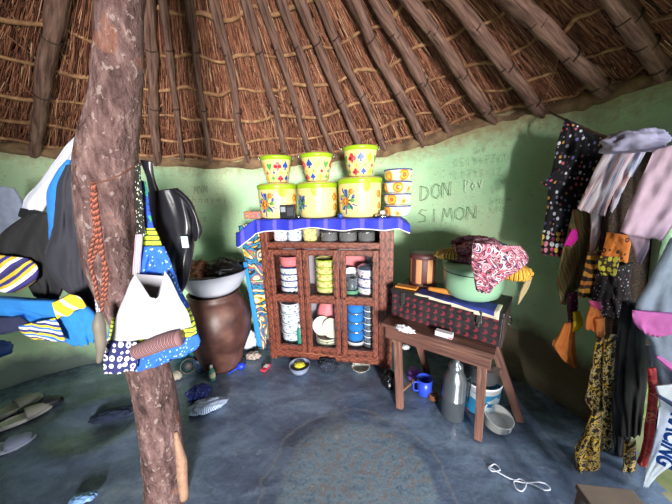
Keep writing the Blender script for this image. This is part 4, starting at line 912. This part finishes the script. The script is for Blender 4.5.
dp_(drape('shirt_tail', [(590, 208, 617, 214), (591, 225, 613, 228), (590, 240, 604, 240), (589, 255, 596, 250)], SHM, 1.37, .02, 3, .014, seed=6), d)
tg(heap('knotted_cloth', at(634, 144, 1.27), (.115, .07, .055), cloth('#b9b3d4'), None, .35, 2.4, 7, 50), 'lilac white cloth knotted on top of the right line', 'cloth')
MAU = cloth('#c9a9bd')
d = empty('mauve_blouse', at(655, 180, 1.2), 0, 'pale mauve blouse hanging at the right edge of the line', 'blouse')
dp_(drape('blouse_body', [(654, 150, 715, 135), (645, 170, 705, 165), (634, 195, 692, 198), (626, 215, 678, 218), (620, 232, 663, 240)], MAU, 1.15, .025, 3, .012, seed=8), d)
dp_(drape('sleeve', [(626, 231, 650, 235), (633, 248, 648, 250), (637, 263, 642, 263)], MAU, 1.16, .014, 2, .01), d)
DEN = plain('#8c97ab', .9, 0, .2, 30, .4)
d = empty('denim_shirt', at(660, 300, 1.05), 0, 'washed grey-blue denim shirt with pink trim at the right edge', 'shirt')
dp_(drape('shirt_body', [(670, 238, 712, 232), (660, 258, 712, 258), (646, 285, 712, 285), (635, 312, 712, 312), (650, 345, 712, 345), (655, 384, 712, 384)], DEN, 1.06, .025, 4, .015, seed=9), d)
dp_(drape('pink_trim', [(632, 310, 700, 316), (634, 322, 680, 332), (642, 331, 660, 336)], cloth('#c463ac'), 1.035, .02, 4, .006), d)
dp_(drape('pink_trim', [(655, 356, 660, 356), (672, 372, 690, 374), (690, 380, 712, 384)], cloth('#c463ac'), 1.02, .01, 2, .004), d)
OLV = fstripe('olive_tartan', ['#7a7448', '#a88a58', '#5c6a4c', '#b5653a', '#8d8a66'], .05, .5, .05)
d = empty('olive_scarf', at(575, 250, 1.5), 0, 'olive and rust striped scarf with ragged end under the streaked shirt', 'scarf')
dp_(drape('scarf_body', [(573, 209, 600, 211), (568, 230, 597, 232), (563, 250, 592, 255), (558, 275, 585, 280), (557, 290, 574, 292), (560, 301, 567, 302)], OLV, 1.47, .02, 3, .016, hem=.02), d)
dp_(drape('magenta_patch', [(572, 229, 577, 229), (567, 238, 577, 240), (564, 245, 570, 246)], cloth('#d81fa0'), 1.42, .008, 1, .002), d)
ORD = fdots('orange_rings', '#d77a2a', ['#4a1f16', '#2c1512', '#6a2c1a'], 26, .33, .7, ring='#d77a2a')
d = empty('ankara_dress', at(610, 260, 1.3), 0, 'orange, yellow and black printed dress hanging mid-line under the mauve blouse', 'dress')
dp_(drape('orange_panel', [(607, 232, 632, 236), (603, 248, 630, 250), (600, 260, 628, 262)], ORD, 1.27, .02, 3, .012), d)
dp_(drape('yellow_flower_panel', [(600, 256, 620, 257), (598, 266, 618, 268), (600, 274, 616, 275)], fdots('yel_fl', '#3a2a12', ['#d3c23a', '#b8a82e'], 34, .5), 1.25, .015, 2, .006), d)
BD = fdots('black_beads', '#1a1216', ['#c9a9b4', '#7a5a4a', '#b0b0c0', '#8a3a4a'], 60, .25)
dp_(drape('dotted_panel', [(597, 270, 634, 262), (594, 285, 630, 285), (592, 300, 632, 304), (600, 316, 628, 318)], BD, 1.28, .02, 4, .014), d)
dp_(drape('brown_panel', [(588, 252, 606, 250), (584, 268, 602, 272), (580, 284, 598, 286), (578, 296, 592, 297)], fstripe('brown_org', ['#3c2416', '#b8702a', '#2a1810', '#c58a34'], .09, 1.57, .05), 1.31, .02, 2, .012), d)
ORR = cloth('#e0803c'); PUR = fdots('purple_print', '#5a2440', ['#d8a0c0', '#8a3a6a', '#2a1020'], 60, .3)
d = empty('orange_frill_top', at(565, 330, 1.4), 0, 'orange frilled garment with purple printed strap dangling lowest on the left', 'top')
dp_(drape('strap', [(568, 291, 578, 292), (567, 305, 578, 306), (568, 322, 576, 323)], PUR, 1.42, .012, 1, .006), d)
dp_(drape('frill', [(564, 322, 576, 323), (558, 335, 575, 338), (552, 345, 576, 350), (562, 357, 577, 362), (572, 365, 577, 367)], ORR, 1.40, .02, 3, .018), d)
d = empty('orange_skirt', at(595, 320, 1.3), 0, 'orange ruffle with pink ribbon hanging right of the orange frilled garment', 'skirt')
dp_(drape('ruffle', [(590, 303, 600, 305), (586, 315, 604, 318), (584, 328, 605, 330)], ORR, 1.27, .018, 3, .014), d)
dp_(drape('ruffle', [(594, 318, 605, 318), (595, 330, 605, 332), (598, 340, 605, 343)], ORR, 1.25, .018, 2, .014), d)
dp_(drape('pink_ribbon', [(588, 300, 600, 302), (592, 306, 604, 310)], cloth('#c8487a'), 1.23, .01, 2, .004), d)
tg(drape('yellow_cloth', [(573, 312, 580, 311), (573, 322, 583, 324), (572, 330, 578, 331)], cloth('#e3c21c'), 1.38, .012, 2, .01), 'small bright yellow cloth tucked beside the orange frilled garment', 'cloth')
LEO = fleopard('leopard', '#d8c59a', '#241a18', '#d0a020', 34)
d = empty('leopard_dress', at(600, 400, 1.25), 0, 'long yellow and black leopard-print dress hanging almost to the floor', 'dress')
dp_(drape('front_panel', [(596, 338, 612, 338), (592, 360, 606, 362), (588, 385, 604, 388), (585, 400, 600, 402), (592, 410, 598, 411)], LEO, 1.22, .02, 2, .012), d)
dp_(drape('side_panel', [(604, 335, 617, 335), (602, 370, 614, 370), (602, 410, 613, 412), (601, 450, 612, 452), (600, 472, 607, 475)], LEO, 1.2, .02, 2, .01), d)
LEO2 = fleopard('leopard_dark', '#8f7c50', '#15110f', '#c09a28', 40)
dp_(drape('lower_panel', [(592, 412, 604, 412), (584, 430, 602, 432), (575, 450, 600, 452), (578, 475, 600, 476), (586, 500, 598, 502)], LEO2, 1.1, .025, 3, .014), d)
tg(drape('leopard_wrapper', [(624, 440, 636, 440), (623, 460, 636, 460), (622, 478, 636, 480), (628, 492, 636, 492)], LEO, 1.08, .015, 2, .008), 'narrow leopard-print cloth end showing right of the black trousers hem', 'cloth')
BLKC = plain('#1b1a1e', .8, 0, .3, 20, .4)
d = empty('black_trousers', at(628, 380, 1.2), 0, 'plain black trousers hanging between leopard dress and red scarf', 'trousers')
dp_(drape('trouser_leg', [(622, 300, 648, 305), (616, 340, 646, 345), (614, 390, 646, 390), (617, 433, 641, 434)], BLKC, 1.16, .03, 4, .016, seed=2), d)
dp_(drape('trouser_leg', [(612, 380, 632, 380), (612, 420, 632, 422), (614, 452, 630, 453)], plain('#25262e', .8, 0, .2, 20, .4), 1.17, .03, 3, .014, seed=4), d)
tg(drape('grey_knot', [(645, 345, 655, 345), (646, 360, 654, 360), (648, 369, 654, 370)], cloth('#a9a0a4'), 1.12, .01, 1, .006), 'small grey cloth knot above the red scarf', 'cloth')
tg(drape('red_scarf', [(647, 368, 656, 368), (648, 395, 658, 395), (645, 420, 656, 422), (642, 445, 653, 450), (637, 462, 648, 468)], fswirl('red_print', ['#a8222c', '#c83a3a', '#8a1a26', '#d86a5a'], 8, 1.5), 1.04, .014, 2, .01), 'red scarf hanging beside the white lettered shirt', 'scarf')
# white jersey with blue lettering
d = empty('lettered_jersey', at(665, 430, 1.0), 0, 'white sports shirt with blue lettering at the lower right edge', 'shirt')
JW = cloth('#e2e6f2')
dp_(drape('jersey_body', [(655, 386, 712, 380), (659, 405, 712, 405), (656, 430, 705, 432), (650, 455, 678, 460), (645, 472, 660, 474), (643, 485, 648, 487)], JW, .98, .012, 3, .008), d)
dp_(drape('navy_stripe', [(657, 393, 700, 420), (658, 397, 700, 425)], cloth('#27325c'), .955, .008, 1, .002), d)
tx = bpy.data.curves.new('t', 'FONT'); tx.body = 'RACING'; tx.size = .072; tx.extrude = .002; tx.offset = .0025; to = bpy.data.objects.new('t', tx); C.objects.link(to)
bpy.context.view_layer.update(); me = bpy.data.meshes.new_from_object(to.evaluated_get(bpy.context.evaluated_depsgraph_get())); bpy.data.objects.remove(to)
lt = bpy.data.objects.new('lettering', me); C.objects.link(lt); me.materials.clear(); me.materials.append(plain('#2a74ea', .6))
p1 = at(656, 462, .945); p0 = at(672, 412, .945); ax = (p1-p0).normalized(); nrm = Vector((-p1.x, -p1.y, 0)).normalized(); ayv = nrm.cross(ax).normalized(); nz_ = ax.cross(ayv)
xm = max(v_.co.x for v_ in me.vertices)
mw = Matrix(((ax.x, ayv.x, nz_.x, 0), (ax.y, ayv.y, nz_.y, 0), (ax.z, ayv.z, nz_.z, 0), (0, 0, 0, 1))); mw.translation = p1-ax*xm
lt.matrix_world = mw; lt.parent = d; lt.matrix_parent_inverse = d.matrix_basis.inverted()
tag(MB().box(-.018, .018, -.018, .018, 0, .42).build('door_stake', plain('#1c1a1c', .7), None, .004, 2, at(641, 495, 1.12)*1.0), 'short dark wooden stake standing at the doorway', 'stake').location.z = 0

# ---------------------------------------------------------------- clothes at the left of the post
tag(tube('hanging_line', [at(70, 143, 1.16), at(80, 135, 1.12), at(90, 142, 1.04)], .005, plain('#4a3a2c', .8), None, 8), 'short rope hook tying the sports jacket to the post', 'rope')
tg(drape('grey_sheet', [(-45, 180, 15, 188), (-45, 205, 24, 205), (-45, 230, 32, 235), (-45, 262, 28, 262)], cloth('#8e97b0'), 1.5, .03, 4, .02), 'grey-blue sheet hanging at the far left edge', 'sheet')
d = empty('sports_jacket', at(60, 200, 1.1), 0, 'black sports jacket with white and blue sleeve hung from the post', 'jacket')
dp_(drape('white_sleeve', [(79, 133, 85, 134), (66, 146, 80, 150), (54, 162, 72, 168), (38, 183, 62, 190), (25, 198, 48, 205), (22, 208, 44, 211)], cloth('#c3c4d6'), 1.12, .025, 2, .012), d)
dp_(drape('blue_stripe', [(66, 160, 72, 160), (56, 172, 67, 174), (47, 190, 60, 195), (47, 215, 56, 222), (50, 250, 62, 248)], cloth('#2878c8'), 1.07, .015, 1, .004), d)
JB = plain('#2c2c36', .85, 0, .2, 30, .4)
dp_(drape('jacket_body', [(66, 165, 80, 165), (57, 185, 84, 190), (54, 210, 87, 222), (50, 235, 92, 250), (44, 262, 96, 280), (58, 285, 98, 300), (84, 305, 100, 318)], JB, 1.06, .03, 4, .018, seed=1), d)
dp_(drape('cuff', [(20, 208, 46, 212), (18, 216, 45, 222)], BLK, 1.11, .02, 1, .004), d)
dp_(drape('jacket_tail', [(28, 214, 56, 212), (2, 232, 60, 232), (-10, 252, 66, 258), (15, 268, 66, 280), (34, 296, 58, 300)], plain('#1b1a1e', .85, 0, .2, 30, .4), 1.09, .03, 4, .02, seed=5), d)
dp_(drape('yellow_lining', [(71, 162, 76, 160), (74, 178, 81, 176), (80, 200, 84, 200), (83, 208, 86, 208)], fstripe('yel_lav', ['#d9b13a', '#c9c3dc', '#d9b13a', '#5a5080'], .08, 1.57), 1.02, .01, 1, .003), d)
STY = fstripe('navy_yellow', ['#d3b13a', '#e3dfe6', '#3a3478', '#2b2a58', '#d3b13a', '#33307a'], .095, -.95)
tg(drape('striped_jersey', [(-25, 252, 28, 258), (-25, 268, 37, 266), (-25, 280, 36, 280), (-25, 288, 18, 292)], STY, 1.04, .02, 3, .01), 'yellow, navy and white striped jersey peeking out at the left edge', 'jersey')
d = empty('blue_jersey', at(60, 310, 1.0), 0, 'bright blue jersey with yellow and white panels bundled left of the post', 'jersey')
BJ = cloth('#2478c4')
dp_(drape('jersey_body', [(-25, 296, 60, 300), (-25, 310, 85, 304), (18, 320, 97, 316), (42, 332, 98, 328), (68, 342, 94, 340)], BJ, .99, .04, 4, .02), d)
dp_(drape('yellow_panel', [(52, 303, 70, 294), (54, 312, 80, 297), (57, 319, 86, 305)], fstripe('yel_white', ['#e0c02c', '#e0c02c', '#d9d9e0', '#e0c02c'], .05, .8), .93, .012, 2, .006), d)
dp_(drape('striped_panel', [(18, 326, 55, 318), (22, 333, 60, 326), (32, 338, 66, 341)], fstripe('navy_wave', ['#27307a', '#d9d9c0', '#3a6fc0', '#e0c02c'], .04, 1.3, .05), .94, .012, 2, .006), d)
dp_(drape('navy_panel', [(-25, 318, 20, 316), (-25, 330, 32, 326), (-25, 334, 10, 332)], cloth('#252a4a'), .96, .02, 2, .01), d)
CHN = fdots('chain_print', '#d9d9e4', ['#3a3a6a', '#2a2a50'], 60, .36, .3)
tg(drape('chain_print_scarf', [(79, 158, 84, 158), (81, 185, 87, 185), (86, 215, 91, 215), (90, 250, 95, 250), (94, 290, 99, 290), (96, 318, 101, 318)], CHN, .93, .008, 1, .003), 'narrow navy and white chain-print scarf hanging left of the post', 'scarf')
RP = fstripe('braid', ['#6d3528', '#9c5c48', '#43201a'], .012, .8)
o = empty('braided_rope', at(93, 182, .76), 0, 'red-brown braided rope looped on the post', 'rope')
YR = .755
for L_ in ([(93, 182), (92, 205), (95, 230), (91, 250), (89, 262)], [(94, 182), (98, 215), (101, 240), (104, 265), (103, 290), (102, 312)], [(92, 183), (97, 232), (96, 250), (91, 266), (95, 280), (98, 300)], [(96, 190), (94, 220), (100, 250), (107, 270), (105, 300)]):
    dp_(tube('rope_strand', [at(x, y, YR+.0) for x, y in L_], .0042, RP, None, 8, True, .2), o)
dp_(tube('tie_string', [at(93, 183, .755), at(105, 181, .745), at(120, 175, .75), at(138, 164, .82)], .0022, plain('#6a3f30', .8), None, 6), o)
tg(tube('folded_umbrella', [at(99, 312, .8), at(99, 325, .79), at(101, 345, .79), at(99, 362, .80)], [.006, .017, .014, .007], plain('#6f675c', .6, 0, .2, 20), None, 12, True, .2), 'grey-beige rolled bag hanging low at the left of the post', 'bag')

# ---------------------------------------------------------------- dress and apron hung on the post
BWP = fdots('black_white', '#1c1f1a', ['#d9dcc0', '#e8e8dc'], 95, .3, .8)
BLG = fswirl('blue_green', ['#2446b0', '#1a2a6a', '#2fa04a', '#2446b0'], 10, 2)
LIM = fstripe('lime_print', ['#c6d63a', '#c6d63a', '#4a5a2a'], .018, 1.57, .01); BDT = fdots('blue_dots', '#2a62c8', ['#c9def6', '#8fb8ec'], 75, .3, .8)
NVF = fdots('navy_flower', '#262a60', ['#e6e0ec', '#d9cfe4'], 34, .40, .35, ring='#262a60'); PKS = fstripe('pink_stripe', ['#b98a94', '#6a3f4c', '#d9b4b4'], .018, 0)
YD = .93
d = empty('patchwork_dress', at(155, 260, YD), 0, 'patchwork printed dress in blue, lime and navy hung on the post', 'dress')
dp_(drape('shoulder_strap', [(134, 163, 141, 163), (135, 190, 142, 190), (136, 215, 144, 215), (137, 236, 145, 236)], BWP, YD-.03, .01, 1, .003), d)
dp_(drape('shoulder_strap', [(141, 180, 146, 182), (142, 205, 150, 208), (145, 228, 154, 230)], BLG, YD, .008, 1, .003), d)
dp_(drape('lime_bodice', [(138, 228, 155, 228), (139, 240, 160, 240), (140, 250, 164, 250)], LIM, YD, .018, 3, .01), d)
dp_(drape('lilac_side', [(136, 234, 142, 234), (134, 252, 142, 252), (132, 275, 140, 275)], fstripe('lilac', ['#b9a0b4', '#d9c9d4', '#8a6a84'], .012), YD-.04, .012, 1, .004), d)
dp_(drape('blue_bodice', [(142, 246, 164, 246), (138, 258, 170, 258), (134, 275, 175, 274), (128, 296, 182, 294)], BDT, YD-.01, .025, 4, .014), d)
dp_(drape('skirt', [(130, 290, 180, 288), (120, 305, 188, 303), (112, 322, 194, 318), (107, 338, 198, 332), (103, 352, 200, 340)], BDT, YD-.01, .03, 5, .016), d)
dp_(drape('lime_band', [(112, 318, 190, 308), (110, 330, 195, 322), (108, 340, 197, 334)], LIM, YD-.035, .03, 5, .012), d)
dp_(drape('navy_flower_panel', [(106, 341, 138, 342), (104, 356, 138, 354), (103, 373, 137, 368)], NVF, YD-.08, .015, 2, .006), d)
dp_(drape('blue_hem', [(136, 350, 198, 334), (136, 360, 200, 341), (134, 371, 196, 349)], BDT, YD-.05, .02, 4, .01), d)
ps = dp_(tube('pink_roll', [at(136, 352, .84), at(150, 347, .84), at(166, 341, .84), at(180, 338, .84)], [.026, .029, .029, .028], fstripe('pink_roll_s', ['#8a6466', '#452a33', '#9a7876', '#553640'], .012, 1.57), None, 16, True, .05), d)
AP = plain('#bbb9c2', .9, 0, .05, 9, .2)
o = drape('white_apron', [(135, 274, 164, 270, 26), (131, 281, 170, 279, 17), (124, 297, 179, 296, 5), (118, 312, 187, 311), (113, 328, 191, 325), (109, 344, 189, 327)], AP, .865, .014, 3, .006, None, 4)
tag(o, 'white triangular apron tied in front of the patchwork dress', 'apron')
LE = plain('#1b1b22', .32, 0, .2, 14, .3)
d = empty('leather_bag', at(175, 220, 1.1), 0, 'black leather bag hanging right of the post', 'bag')
dp_(drape('bag_body', [(148, 192, 178, 188), (148, 205, 188, 200), (150, 225, 194, 222), (156, 245, 194, 246), (162, 262, 191, 266), (168, 280, 188, 282), (170, 290, 182, 292)], LE, 1.08, .05, 2, .016, seed=3), d)
dp_(drape('bag_flap', [(170, 190, 180, 190), (182, 200, 192, 202), (190, 215, 199, 218), (192, 232, 202, 230), (194, 240, 200, 238)], LE, 1.05, .02, 1, .006), d)
dp_(drape('shoulder_strap', [(140, 160, 153, 162), (144, 172, 154, 172), (148, 186, 158, 188), (150, 196, 162, 196)], LE, 1.07, .015, 1, .005), d)
dp_(MB().box(-.012, .012, -.003, .003, -.022, .022).build('pocket_label', plain('#bcd6ee', .4), None, .001), d).location = at(185, 242, .985)
